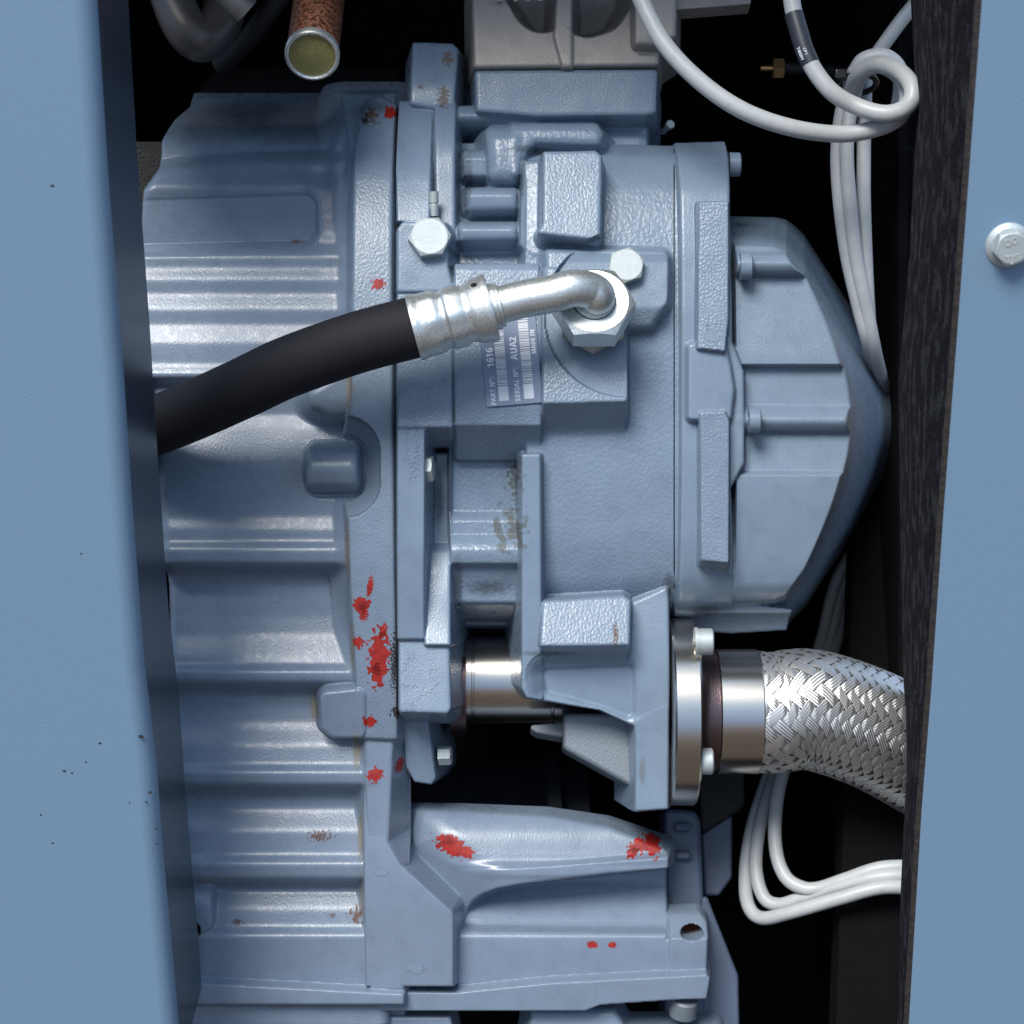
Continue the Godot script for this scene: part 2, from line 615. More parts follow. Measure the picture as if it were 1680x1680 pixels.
func mat(called: String, color: Color, rough: float, metal := 0.0, o := {}) -> StandardMaterial3D:
	var m := StandardMaterial3D.new()
	m.resource_name = called
	m.albedo_color = color
	m.roughness = rough
	m.metallic = metal
	m.metallic_specular = o.get("spec", 0.5)
	var sc: float = o.get("scale", 0.0)
	if sc > 0.0:
		m.uv1_triplanar = true
		m.uv1_world_triplanar = true
		m.uv1_scale = Vector3.ONE * sc
		m.uv1_triplanar_sharpness = 4.0
	if o.has("normal"):
		m.normal_enabled = true
		m.normal_texture = o.normal
		m.normal_scale = o.get("depth", 1.0)
	if o.has("albedo"): m.albedo_texture = o.albedo
	if o.has("rough_map"):
		m.roughness_texture = o.rough_map
		m.roughness_texture_channel = BaseMaterial3D.TEXTURE_CHANNEL_RED
	if o.has("coat"):
		m.clearcoat_enabled = true; m.clearcoat = o.coat; m.clearcoat_roughness = o.get("coat_rough", 0.1)
	if o.has("alpha"):
		m.transparency = BaseMaterial3D.TRANSPARENCY_ALPHA
		m.vertex_color_use_as_albedo = true
		m.cull_mode = BaseMaterial3D.CULL_DISABLED
	return m

func rgb(r: int, g: int, b: int) -> Color:
	return Color(r / 255.0, g / 255.0, b / 255.0)

func make_materials() -> void:
	var grain := noise_tex(0.05, 11, true, 7.0, 1024)            # orange peel of the paint
	var cast := noise_tex(0.035, 5, true, 14.0, 1024, 4)     # sand-cast skin under paint
	var fine := noise_tex(0.12, 8, true, 5.0)
	var panel_n := noise_tex(0.045, 21, true, 4.0, 1024)
	var tone := ramp_tex(0.004, 3, [[0.0, Color(0.93, 0.935, 0.94)], [0.45, Color(0.98, 0.98, 0.98)], [1.0, Color(1, 1, 1)]], 1024)
	var gloss := ramp_tex(0.012, 4, [[0.2, Color(0.7, 0.7, 0.7)], [0.8, Color(1.25, 1.25, 1.25)]], 1024, 5)
	M.panel = mat("panel_paint", rgb(105, 132, 156), 0.55, 0.0, {"scale": 9.0, "normal": panel_n, "depth": 0.2})
	M.case = mat("gear_case_paint", rgb(114, 128, 146), 0.32, 0.0, {"scale": 8.0, "normal": grain, "depth": 0.12, "albedo": tone, "rough_map": gloss})
	M.air = mat("air_end_paint", rgb(115, 132, 151), 0.32, 0.0, {"scale": 8.0, "normal": grain, "depth": 0.14, "albedo": tone, "rough_map": gloss})
	M.air_rough = mat("air_end_cast_paint", rgb(115, 132, 151), 0.32, 0.0, {"scale": 9.0, "normal": cast, "depth": 0.24, "albedo": tone, "rough_map": gloss})
	M.air_body = mat("air_end_barrel_paint", rgb(115, 132, 151), 0.33, 0.0, {"scale": 6.0, "normal": cast, "depth": 0.15, "albedo": tone, "rough_map": gloss})
	M.case_rough = mat("gear_case_cast_paint", rgb(117, 132, 150), 0.33, 0.0, {"scale": 9.0, "normal": cast, "depth": 0.16, "albedo": tone, "rough_map": gloss})
	M.dark_paint = mat("dark_casting_paint", rgb(70, 82, 104), 0.45, 0.0, {"scale": 12.0, "normal": grain, "depth": 0.3})  # one even dark blue grey
	M.deep_blue_paint = mat("deep_blue_casting", rgb(34, 40, 52), 0.5)  # one even deep blue
	M.grey_cast = mat("grey_casting", rgb(104, 113, 122), 0.5, 0.1, {"scale": 9.0, "normal": cast, "depth": 0.14})
	M.beige = mat("bare_aluminium_casting", rgb(158, 152, 146), 0.5, 0.45, {"scale": 14.0, "normal": cast, "depth": 0.18, "albedo": tone})
	M.zinc = mat("zinc_plate", rgb(212, 217, 218), 0.42, 0.85, {"scale": 22.0, "normal": fine, "depth": 0.3, "albedo": ramp_tex(0.035, 31, [[0.3, Color(0.9, 0.91, 0.91)], [0.55, Color(1, 1, 1)]]), "rough_map": gloss})
	M.zinc_yellow = mat("yellowed_zinc", rgb(200, 192, 168), 0.38, 0.85, {"scale": 22.0, "normal": fine, "depth": 0.3})
	M.bolt = mat("bright_zinc_bolt", rgb(172, 180, 182), 0.48, 0.4, {"scale": 26.0, "normal": fine, "depth": 0.5})
	M.steel = mat("machined_steel", rgb(194, 190, 184), 0.24, 1.0, {"scale": 10.0, "normal": fine, "depth": 0.04})
	M.weld = mat("heat_tinted_steel", rgb(104, 88, 90), 0.3, 0.9, {"scale": 14.0, "normal": cast, "depth": 0.15})
	M.strand = mat("braid_wire", rgb(212, 212, 212), 0.44, 0.95, {"scale": 30.0, "normal": fine, "depth": 0.15})
	M.gap = mat("braid_underlay", rgb(30, 30, 32), 0.7, 0.2)
	M.rubber = mat("black_rubber", rgb(27, 27, 32), 0.7, 0.0, {"spec": 0.35, "scale": 14.0, "normal": fine, "depth": 0.35, "albedo": tone})
	M.cable = mat("white_cable_sheath", rgb(176, 180, 182), 0.42, 0.0, {"scale": 16.0, "normal": panel_n, "depth": 0.08, "albedo": tone})
	M.sleeve = mat("dark_heat_shrink", rgb(46, 50, 60), 0.4, 0.0)
	M.tie = mat("black_nylon", rgb(18, 18, 19), 0.35, 0.0)
	M.foam = mat("black_foam", rgb(40, 41, 46), 0.9, 0.0, {"spec": 0.2, "scale": 9.0, "normal": cast, "depth": 0.5, "albedo": ramp_tex(0.008, 41, [[0.36, Color(0.62, 0.62, 0.65)], [0.54, Color(0.72, 0.72, 0.74)], [0.66, Color(1, 1, 1)]], 1024, 5)})
	M.foam.uv1_scale = Vector3(5, 3.5, 5)
	M.inside = mat("cabinet_dark_lining", rgb(13, 13, 15), 0.9, 0.0, {"spec": 0.22, "scale": 8.0, "normal": cast, "depth": 0.8})
	M.brown = mat("shade_board_brown", rgb(58, 44, 38), 0.6)  # for the added board that shades the gear case
	M.rust_edge = mat("rusty_cut_edge", rgb(58, 52, 51), 0.75, 0.1, {"scale": 14.0, "normal": cast, "depth": 0.6, "albedo": ramp_tex(0.02, 51, [[0.3, Color(0.6, 0.6, 0.62)], [0.7, Color(1, 0.96, 0.92)]])})
	M.red = mat("red_primer", rgb(150, 24, 14), 0.6, 0.0, {"scale": 12.0, "normal": fine, "depth": 0.1, "albedo": ramp_tex(0.02, 91, [[0.35, Color(0.88, 0.86, 0.86)], [0.6, Color(1, 1, 1)]])})
	M.rim = mat("broken_paint_edge", rgb(84, 84, 98), 0.5)
	M.rust = mat("rust_stain", rgb(112, 70, 42), 0.8, 0.0, {"alpha": true})
	M.dust = mat("pale_dust", rgb(146, 138, 118), 0.9, 0.0, {"alpha": true})
	M.moss = mat("olive_dirt", Color(0.36, 0.33, 0.19, 0.6), 0.9, 0.0, {"alpha": true})
	M.grime_shade = mat("brown_grime_and_shade", Color(0.18, 0.16, 0.13, 0.5), 0.7, 0.0, {"alpha": true})  # brown for dirt, painted shade and a painted reflection
	M.soot = mat("dark_chip", rgb(40, 40, 44), 0.6)
	M.bare = mat("bare_chip", rgb(96, 90, 86), 0.55)
	M.seam = mat("seam_sealant", rgb(18, 18, 22), 0.5)
	M.hole = mat("rusty_bore", rgb(120, 66, 40), 0.9, 0.0, {"scale": 20.0, "normal": cast, "depth": 0.8})
	M.copper = mat("rusty_threaded_tube", rgb(140, 94, 72), 0.34, 0.4, {"scale": 13.0, "normal": cast, "depth": 0.8, "albedo": ramp_tex(0.03, 61, [[0.3, Color(0.55, 0.5, 0.48)], [0.6, Color(1, 1, 1)], [0.78, Color(1.3, 1.25, 1.2)]])})
	M.olive = mat("olive_end_plug", rgb(134, 130, 84), 0.45, 0.1, {"scale": 12.0, "normal": cast, "depth": 0.25, "albedo": ramp_tex(0.03, 71, [[0.3, Color(0.93, 0.94, 0.92)], [0.7, Color(1.04, 1.03, 1)]])})
	M.brass = mat("brass", rgb(190, 150, 96), 0.35, 0.9)
	M.dark_hose = mat("dark_grey_hose", rgb(92, 90, 90), 0.35, 0.4, {"scale": 12.0, "normal": grain, "depth": 0.2})
	M.motor = mat("dark_motor_housing", rgb(17, 18, 19), 0.6, 0.0, {"scale": 10.0, "normal": cast, "depth": 0.5})
	M.plate = mat("engraved_plate", rgb(110, 123, 146), 0.4, 0.2)
	M.print = mat("pale_print", rgb(208, 214, 224), 0.55)
	M.print_dark = mat("bar_code_lines", rgb(120, 126, 142), 0.55)
	M.mark = mat("raised_mark", rgb(206, 212, 212), 0.4, 0.6)

# ------------------------------------------------------------------ scene
func _ready() -> void:
	rng.seed = 7
	# camera
	var cam := Camera3D.new()
	cam.name = "camera"
	cam.transform = Transform3D(Basis(U, V, W), world(Vector3(0, 0, FAR_MM)))
	cam.fov = rad_to_deg(2.0 * atan(840.0 / FOCAL))
	cam.near = 0.05
	cam.far = 200.0
	add_child(cam)
	cam.current = true
	var lens := CameraAttributesPhysical.new()
	lens.frustum_focal_length = 12.0 / tan(atan(840.0 / FOCAL))
	lens.frustum_focus_distance = 1.545
	lens.frustum_near = 0.05
	lens.frustum_far = 200.0
	lens.exposure_aperture = 6.5
	cam.attributes = lens
	# sky, sun, exposure
	var we := WorldEnvironment.new()
	we.name = "environment"
	var env := Environment.new()
	var sky := Sky.new()
	var psm := ProceduralSkyMaterial.new()
	psm.sky_top_color = Color(0.74, 0.86, 1.0)
	psm.sky_horizon_color = Color(0.50, 0.59, 0.74)
	psm.sky_curve = 0.3
	psm.ground_bottom_color = Color(0.26, 0.24, 0.22)
	psm.ground_horizon_color = Color(0.42, 0.39, 0.37)
	psm.ground_curve = 0.1
	psm.sky_energy_multiplier = 0.7
	sky.sky_material = psm
	env.background_mode = Environment.BG_SKY
	env.sky = sky
	env.tonemap_mode = Environment.TONE_MAPPER_LINEAR
	env.tonemap_exposure = 2.8
	env.sdfgi_enabled = true
	env.ssao_enabled = true
	env.ssil_enabled = true
	we.environment = env
	add_child(we)
	var sun := DirectionalLight3D.new()
	sun.name = "overcast_sun"
	sun.light_energy = 0.5
	sun.light_color = Color(1.0, 0.99, 0.97)
	sun.light_angular_distance = 24.0
	sun.shadow_enabled = true
	sun.look_at_from_position(Vector3(-0.54, 1.64, 1.0), Vector3.ZERO)
	add_child(sun)
	make_materials()
	build_cabinet()
	build_gear_case()
	build_air_end()
	build_foot()
	build_intake()
	build_hose()
	build_braid()
	build_cables()
	build_extras()

const LEFT_FACE := 240.0
const RIGHT_FACE := 235.0

func panel_w(py: float, face: float) -> float:      # an upright sheet leans towards the lens at the top
	var k := tan(deg_to_rad(PITCH))
	var t := (840.0 - py) / FOCAL      # v = t * (far - w), w = face + k v
	return (face + k * t * FAR_MM) / (1.0 + k * t)

func build_cabinet() -> void:
	# left panel: front sheet rolled round into its return
	var root := thing("cabinet_panel", "wide blue grey painted steel panel with dark chips, left of the machine", "cabinet panel", Vector3(-330, -420, -20))
	var org := origin_of(root)
	var edge := [[-60, 148], [0, 153], [300, 172], [600, 196], [840, 212], [1100, 232], [1260, 252], [1400, 262], [1680, 288], [1760, 294]]
	var back := Vector3(0, sin(deg_to_rad(PITCH)), -cos(deg_to_rad(PITCH)))    # straight into the cabinet
	var rad := 13.0
	var m := MB.new()
	var side := MB.new()
	var lines := []
	for e in edge:
		var p := P(e[1], e[0], panel_w(e[0], LEFT_FACE))
		var ln := []
		ln.append([p + Vector3(-420, 0, 0), Vector3(0, 0, 1)])
		ln.append([p + Vector3(-rad, 0, 0), Vector3(0, 0, 1)])
		for s in range(1, 9):
			var a := PI / 2 * s / 8
			ln.append([p + Vector3(-rad + rad * sin(a), 0, 0) + back * rad * (1.0 - cos(a)), Vector3(sin(a), 0, 0) - back * cos(a)])
		lines.append(ln)
	var front_n := -back
	for k in lines.size():
		for q in lines[k].size():
			var nn: Vector3 = lines[k][q][1]
			if q < 2: nn = front_n
			m.add(lines[k][q][0], nn.normalized())
	var w_ := (lines[0] as Array).size()
	for k in lines.size() - 1:
		for q in w_ - 1:
			var a := k * w_ + q
			m.tri(a, a + 1, a + w_); m.tri(a + 1, a + w_ + 1, a + w_)
	part("front_sheet", commit(m, org), M.panel, root)
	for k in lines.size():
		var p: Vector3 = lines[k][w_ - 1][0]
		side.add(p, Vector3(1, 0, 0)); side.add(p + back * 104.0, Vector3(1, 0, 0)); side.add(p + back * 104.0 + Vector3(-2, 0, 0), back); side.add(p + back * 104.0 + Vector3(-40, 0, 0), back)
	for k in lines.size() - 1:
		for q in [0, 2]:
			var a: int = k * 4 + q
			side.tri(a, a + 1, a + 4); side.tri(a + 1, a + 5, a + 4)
	part("side_return", commit(side, org), mat("shaded_return_paint", rgb(54, 64, 78), 0.26), root)  # same sheet as the front, its shade put into a darker colour
	# chips in the paint of the left panel
	for c in [[86, 305, 4], [232, 1208, 7], [164, 1219, 4], [105, 1265, 5], [141, 1250, 3], [246, 1300, 6], [67, 1337, 3], [86, 1383, 3], [212, 1317, 3], [240, 1316, 3], [257, 1360, 4], [257, 1384, 4], [133, 908, 3], [118, 1268, 3]]:
		var p := P(c[0], c[1], panel_w(c[1], LEFT_FACE))
		var poly := PackedVector2Array()
		for s in 9:
			var a := TAU * s / 9
			poly.append(Vector2(cos(a) * 1.5, sin(a)) * c[2] * 0.22 * rng.randf_range(0.5, 1.3))
		part("paint_chip", commit(slab(poly, p + front_n * 0.25, Vector3(1, 0, 0), Vector3(0, cos(deg_to_rad(PITCH)), sin(deg_to_rad(PITCH))), 0.2, 0.05), org), M.soot, root)
	# right panel with its rusty cut edge
	root = thing("cabinet_panel", "blue grey painted steel panel with one hex bolt, right of the machine", "cabinet panel", Vector3(420, -420, -20))
	org = origin_of(root)
	var up := Vector3(0, cos(deg_to_rad(PITCH)), sin(deg_to_rad(PITCH)))
	var redge := [[-60, 1613], [0, 1611], [580, 1568], [840, 1548], [1130, 1528], [1330, 1512], [1680, 1491], [1760, 1486]]
	m = MB.new()
	var cutm := MB.new()
	for e in redge:
		var p := P(e[1], e[0], panel_w(e[0], RIGHT_FACE))
		m.add(p, front_n); m.add(p + Vector3(300, 0, 0), front_n)
		cutm.add(p, (front_n + Vector3(-1.2, 0, 0)).normalized()); cutm.add(p + Vector3(-3.5, 0, 0) + back * 3.5, (front_n + Vector3(-1.2, 0, 0)).normalized())
	for k in redge.size() - 1:
		var a := k * 2
		m.tri(a, a + 1, a + 2); m.tri(a + 1, a + 3, a + 2)
		cutm.tri(a, a + 1, a + 2); cutm.tri(a + 1, a + 3, a + 2)
	part("front_sheet", commit(m, org), M.panel, root)
	part("cut_edge", commit(cutm, org), M.rust_edge, root, "brown rusty cut edge of the panel")
	var bp := P(1654, 402, panel_w(402, RIGHT_FACE))
	var b := part("bolt", commit(hex_head(bp + front_n * 3.0, front_n, 21.0, 9.0, 0.25), org), M.bolt, root, "grey flanged hex bolt with raised marks")
	part("flange_washer", commit(lathe([Vector2(15.2, 0), Vector2(15.2, 1.2), Vector2(12.0, 4.0), Vector2(0, 4.0)], bp, front_n), org), M.bolt, b)
	for t in [["DO", -1.0, 4.6, 0.3], ["TJS", 0.5, -6.6, 0.2]]:
		var tm := text(t[0], 4.6, 0.5)
		put_text(tm, b, bp + front_n * 12.2 + Vector3(t[1], 0, 0) + up * t[2], Vector3(1, 0, 0).rotated(front_n, t[3]), up.rotated(front_n, t[3]), M.mark, "mark")
	# black foam strip behind the panel's edge
	m = MB.new()
	var bedge := [[-60, 1490, 66], [0, 1494, 60], [180, 1504, 40], [420, 1492, 20], [620, 1474, 0], [900, 1478, -20], [1100, 1481, -35], [1250, 1491, -44], [1460, 1480, -55], [1680, 1478, -75], [1760, 1478, -80]]
	for k in bedge.size():
		var y: float = bedge[k][0]
		var ex := 0.0
		for q in redge.size() - 1:
			if y >= redge[q][0] and y <= redge[q + 1][0]: ex = lerpf(redge[q][1], redge[q + 1][1], (y - redge[q][0]) / float(redge[q + 1][0] - redge[q][0]))
		var a := P(ex, y, panel_w(y, RIGHT_FACE)) + Vector3(-3.4, 0, 0) + back * 3.4
		var z := P(bedge[k][1], y, bedge[k][2])
		for s in 7:
			var f := s / 6.0
			var q := a.lerp(z, f) + Vector3(-5.0 * sin(PI * f) * (0.4 + 0.6 * rng.randf()), 0, 0)
			m.add(q, Vector3(-1, 0, 0.25 + 0.5 * f).normalized())
	for k in bedge.size() - 1:
		for s in 6:
			var a := k * 7 + s
			m.tri(a, a + 1, a + 7); m.tri(a + 1, a + 8, a + 7)
	var fo := thing("foam_strip", "worn black foam sealing strip along the inner edge of the right panel", "foam strip", Vector3(320, -420, -60))
	part("foam", commit(m, origin_of(fo)), M.foam, fo)
	# the dark inside of the cabinet
	var box := thing("cabinet_interior", "black lined inside of the machine cabinet", "", Vector3(0, -650, -300))
	box.set_meta("kind", "structure")
	org = origin_of(box)
	for q in [["back_wall", Vector3(0, 0, -620), Vector3(1000, 1700, 8)], ["side_wall", Vector3(345, 0, -420), Vector3(8, 1700, 600)], ["side_wall", Vector3(-420, 0, -420), Vector3(8, 1700, 600)], ["roof", Vector3(0, 650, -140), Vector3(1000, 8, 1000)], ["floor", Vector3(0, -640, -330), Vector3(1000, 8, 620)]]:
		var mm := MB.new()
		var ctr: Vector3 = q[1]
		var h: Vector3 = q[2] / 2.0
		for ax in 3:
			for sg in [-1.0, 1.0]:
				var nn := Vector3.ZERO; nn[ax] = sg
				var e1 := Vector3.ZERO; e1[(ax + 1) % 3] = h[(ax + 1) % 3]
				var e2 := Vector3.ZERO; e2[(ax + 2) % 3] = h[(ax + 2) % 3]
				var c0: Vector3 = ctr + nn * h[ax]
				mm.quad(c0 - e1 - e2, c0 + e1 - e2, c0 + e1 + e2, c0 - e1 + e2, nn)
		part(q[0], commit(mm, org), M.inside, box)

	# added brown board, level in the world, unseen, to shade the gear case top
	var shade_board := slab(PackedVector2Array([Vector2(-370, -160), Vector2(-190, -160), Vector2(-190, 0), Vector2(-370, 0)]), Vector3(0, 382, 193), Vector3(1, 0, 0), Vector3(0, sin(deg_to_rad(PITCH)), -cos(deg_to_rad(PITCH))) * -1.0, 10.0, 1.0)
	part("shade_board", commit(shade_board, org), M.brown, box)

func text(s: String, high: float, deep: float) -> TextMesh:
	var f := SystemFont.new()
	f.font_names = PackedStringArray(["Droid Sans"])
	f.font_weight = 700
	var t := TextMesh.new()
	t.text = s
	t.font = f
	t.font_size = 32
	t.pixel_size = high * 0.001 / 23.0
	t.depth = deep * 0.001
	t.curve_step = 2.0
	return t

func put_text(t: TextMesh, parent: Node3D, at: Vector3, ex: Vector3, ey: Vector3, m: Material, called := "lettering") -> void:
	var o := MeshInstance3D.new()
	o.name = called
	o.mesh = t
	o.material_override = m
	parent.add_child(o, true)
	var x := dir(ex); var y := dir(ey)
	var z := x.cross(y).normalized()
	y = z.cross(x).normalized()
	o.transform = Transform3D(Basis(x, y, z), world(at) - origin_of(parent))

# ------------------------------------------------------------------ gear case
func build_gear_case() -> void:
	var root := thing("gear_case", "large ribbed blue grey gear housing with red paint chips on its flange", "gear housing", Vector3(-170, -420, -80))
	var r := relief(170, 60, 665, 1720, 20)
	var shell := r.name_part("shell", M.case)
	var rib := 0
	var fl := r.name_part("flange", M.case_rough)
	var prof := [120, -240, 150, -160, 165, -136, 180, -116, 200, -100, 212, -93, 222, -90, 248, -87, 256, -83, 262, -79, 268, -77, 284, -75, 290, -73, 304, -68, 312, -66.5, 340, -63.5, 356, -62.5, 384, -57, 396, -56.5, 402, -55.5, 408, -53, 420, -49, 440, -49, 459, -45.6, 482, -46, 508, -41.2, 532, -41.6, 562, -36.4, 598, -35.4, 614, -31.5, 621, -32, 632, -46, 680, -46, 700, -42, 760, -33, 800, -30.5, 846, -30, 852, -29.2, 869, -26.2, 889, -25.6, 898, -21, 904, -20, 926, -22, 934, -36, 943, -46, 960, -49, 1010, -48, 1040, -45, 1050, -43, 1077, -37, 1092, -34.5, 1101, -28.5, 1120, -30.5, 1128, -44, 1138, -53, 1160, -54.5, 1185, -52.5, 1197, -50, 1223, -43, 1256, -39.5, 1266, -33.5, 1288, -35.5, 1296, -50, 1306, -59, 1326, -60, 1338, -57, 1363, -50, 1404, -46.5, 1416, -40, 1442, -42.2, 1450, -58, 1459, -65, 1466, -63, 1491, -56, 1522, -52.5, 1534, -46, 1606, -51, 1660, -54, 1720, -58]
	r.feat(shell, [330, 120, 640, 110, 640, 1720, 305, 1720, 300, 1540, 285, 1300, 272, 1100, 262, 900, 254, 760, 250, 640, 228, 620, 222, 420, 232, 310, 258, 272, 262, 225, 282, 190, 308, 168], prof, {"er": 10.0, "rc": 4.0, "s": 6.0, "blur": 2, "smooth": false})
	# pockets cut into the upper part
	r.feat(shell, [180, 100, 547, 100, 547, 250, 400, 254, 300, 262, 180, 282], [130, -240, 150, -196, 165, -168, 180, -148, 200, -128, 225, -110, 240, -103, 254, -100], {"cut": true, "rc": 9.0, "s": 1.6, "er": 5.0, "k": 6.0})
	r.feat(shell, [150, 330, 519, 318, 518, 396, 150, 405], [300, -70, 404, -72], {"cut": true, "rc": 11.0, "s": 2.4, "sd": 2.0, "su": 0.4, "er": 1.0, "k": 6.0, "reach": 26.0})
	# ribs counted as parts: the ledges of the profile
	for e in [[250, 305], [404, 446], [474, 502], [534, 622], [862, 932], [1054, 1128], [1204, 1298], [1344, 1452]]:
		rib = r.name_part("rib", M.case)
		for j in r.nv:
			var v := r.v0 + j * r.c
			var yy := 840.0 - v * FOCAL / (FAR_MM + 30.0)
			if yy > e[0] and yy < e[1]:
				for i in r.nu:
					if r.ID[j * r.nu + i] == shell: r.ID[j * r.nu + i] = rib
	# hub that the pockets run out into, then the flange
	var hub := [140, -110, 200, -80, 300, -46, 420, -28, 560, -14, 700, -12, 900, -2, 1050, -14, 1200, -28, 1300, -36, 1500, -44]
	r.feat(shell, [558, 150, 650, 150, 650, 1210, 596, 1210, 590, 1000, 580, 900, 590, 700, 585, 400, 575, 250], hub, {"er": 6.0, "rc": 2.0, "s": 1.6, "k": 17.0, "reach": 26.0})
	r.feat(shell, [500, 640, 566, 600, 600, 600, 600, 690, 540, 690, 505, 672], [600, -12, 650, -12, 700, -22], {"er": 9.0, "rc": 10.0, "s": 2.0, "k": 8.0, "reach": 20.0})
	var fp := [150, -95, 200, -62, 300, -26, 420, -8, 560, 0, 700, 2, 900, 1, 1050, -8, 1130, -14, 1215, -26]
	r.feat(fl, [602, 164, 622, 156, 650, 172, 650, 1040, 653, 1130, 653, 1215, 588, 1212, 582, 1090, 574, 960, 570, 850, 568, 720, 576, 640, 578, 420, 582, 250, 592, 190], fp, {"er": 3.0, "rc": 2.5, "s": 5.0, "k": 6.0})
	# a scraped, lighter edge band of the flange
	# round boss beside the flange, with the moulded recess round it
	r.feat(shell, [492, 720, 600, 712, 600, 822, 500, 818], [700, -36, 830, -30], {"cut": true, "rc": 14.0, "s": 1.2, "er": 6.0, "k": 6.0})
	r.feat(r.name_part("boss", M.case), [504, 726, 590, 724, 590, 808, 504, 808], [700, -30, 728, -20, 745, -9, 768, -5, 790, -9, 808, -22], {"er": 6.0, "rc": 6.0, "s": 5.0, "k": 5.0})
	# lug at the foot of the flange
	r.feat(r.name_part("boss", M.case), [524, 1136, 600, 1128, 600, 1212, 545, 1212, 526, 1196], [1130, -12, 1212, -24], {"er": 3.0, "rc": 7.0, "s": 5.0, "k": 6.0})
	# web and foot plate under the flange
	var web := r.name_part("web", M.case)
	r.feat(web, [596, 1190, 648, 1190, 640, 1380, 664, 1420, 664, 1628, 606, 1628, 602, 1420], [1190, -30, 1420, -34, 1628, -44], {"er": 4.0, "rc": 1.0, "s": 2.5, "k": 8.0, "reach": 18.0})
	# base ledge
	r.feat(r.name_part("base_ledge", M.case), [318, 1612, 664, 1630, 664, 1720, 318, 1720], [1608, -38, 1646, -40, 1654, -70, 1720, -74], {"er": 2.0, "rc": 0.5, "s": 8.0, "k": 2.0})
	# screw boss low at the left with its dark bore
	r.feat(r.name_part("boss", M.case), [292, 1440, 350, 1440, 350, 1520, 338, 1532, 300, 1532, 290, 1520], [1440, -60, 1490, -44, 1532, -46], {"er": 4.0, "rc": 8.0, "s": 5.0, "k": 5.0})
	var bore := r.name_part("bore", M.hole)
	r.feat(bore, [304, 1508, 312, 1500, 328, 1500, 336, 1508, 336, 1518, 328, 1526, 312, 1526, 304, 1518], [1500, -80, 1530, -80], {"cut": true, "rc": 3.0, "s": 20.0, "er": 0.5, "k": 1.5, "reach": 3.0})
	lumpy(r, 0.25, 0.014, 3)
	build_relief(r, root, -220.0)
	# seam between the gear case and the air end's flange
	var sp := []
	for y in range(180, 1220, 40): sp.append(r.hit(649, y) + Vector3(1.2, 0, 1.0))
	part("seam_line", commit(sweep(spline(sp, 3), [0.6], 6, false), origin_of(root)), M.seam, root)
	# red primer showing through the blue
	var k := 100
	for q in [[640, 184, 11, 12, 0], [621, 467, 11, 9, 0], [607, 962, 5, 18, -10], [593, 992, 14, 12, 20], [596, 1004, 8, 14, 0], [621, 1080, 17, 48, -4], [628, 1036, 6, 14, -15], [587, 1054, 9, 10, 40], [606, 1183, 11, 9, 0], [616, 1272, 13, 12, 30], [626, 1388, 10, 6, -30], [655, 1255, 6, 12, -10], [618, 1098, 8, 10, 0]]:
		patch(r, root, "paint_chip", M.red, q[0], q[1], q[2], q[3], k, "red primer showing through chipped paint" if k == 100 else "", false, 0.36, 0.17, q[4])
		k += 1
	for q in [[485, 396, 9, 4], [525, 1372, 20, 9], [585, 1500, 13, 13], [545, 1502, 7, 4], [390, 1512, 10, 6], [608, 190, 14, 16]]:
		patch(r, root, "rust_spot", M.rust, q[0], q[1], q[2], q[3], k, "", true, 0.8, 0.1)
		k += 1
	for q in [[574, 640, 9, 40], [570, 900, 7, 60], [578, 1060, 7, 50], [586, 1230, 8, 40], [592, 1370, 7, 50], [596, 1470, 9, 40], [516, 1160, 8, 30]]:
		patch(r, root, "dust_streak", M.dust, q[0], q[1], q[2], q[3], k, "", true, 0.4, 0.1)
		k += 1
	for q in [[350, 205, 120, 44], [470, 205, 120, 46], [420, 180, 160, 30], [610, 176, 40, 16]]:  # shade on the housing top, painted in as soft brown patches
		patch(r, root, "painted_shade", M.grime_shade, q[0], q[1], q[2], q[3], k, "", true, 0.12, 0.15)
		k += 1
	for q in [[646, 1090, 6, 40], [600, 196, 6, 10], [650, 1168, 8, 8]]:
		patch(r, root, "dark_chip", M.soot, q[0], q[1], q[2], q[3], k, "", false, 0.8, 0.1)
		k += 1
	patch(r, root, "dent", M.case_rough, 452, 980, 10, 8, 300, "", false, 0.4, 0.5)

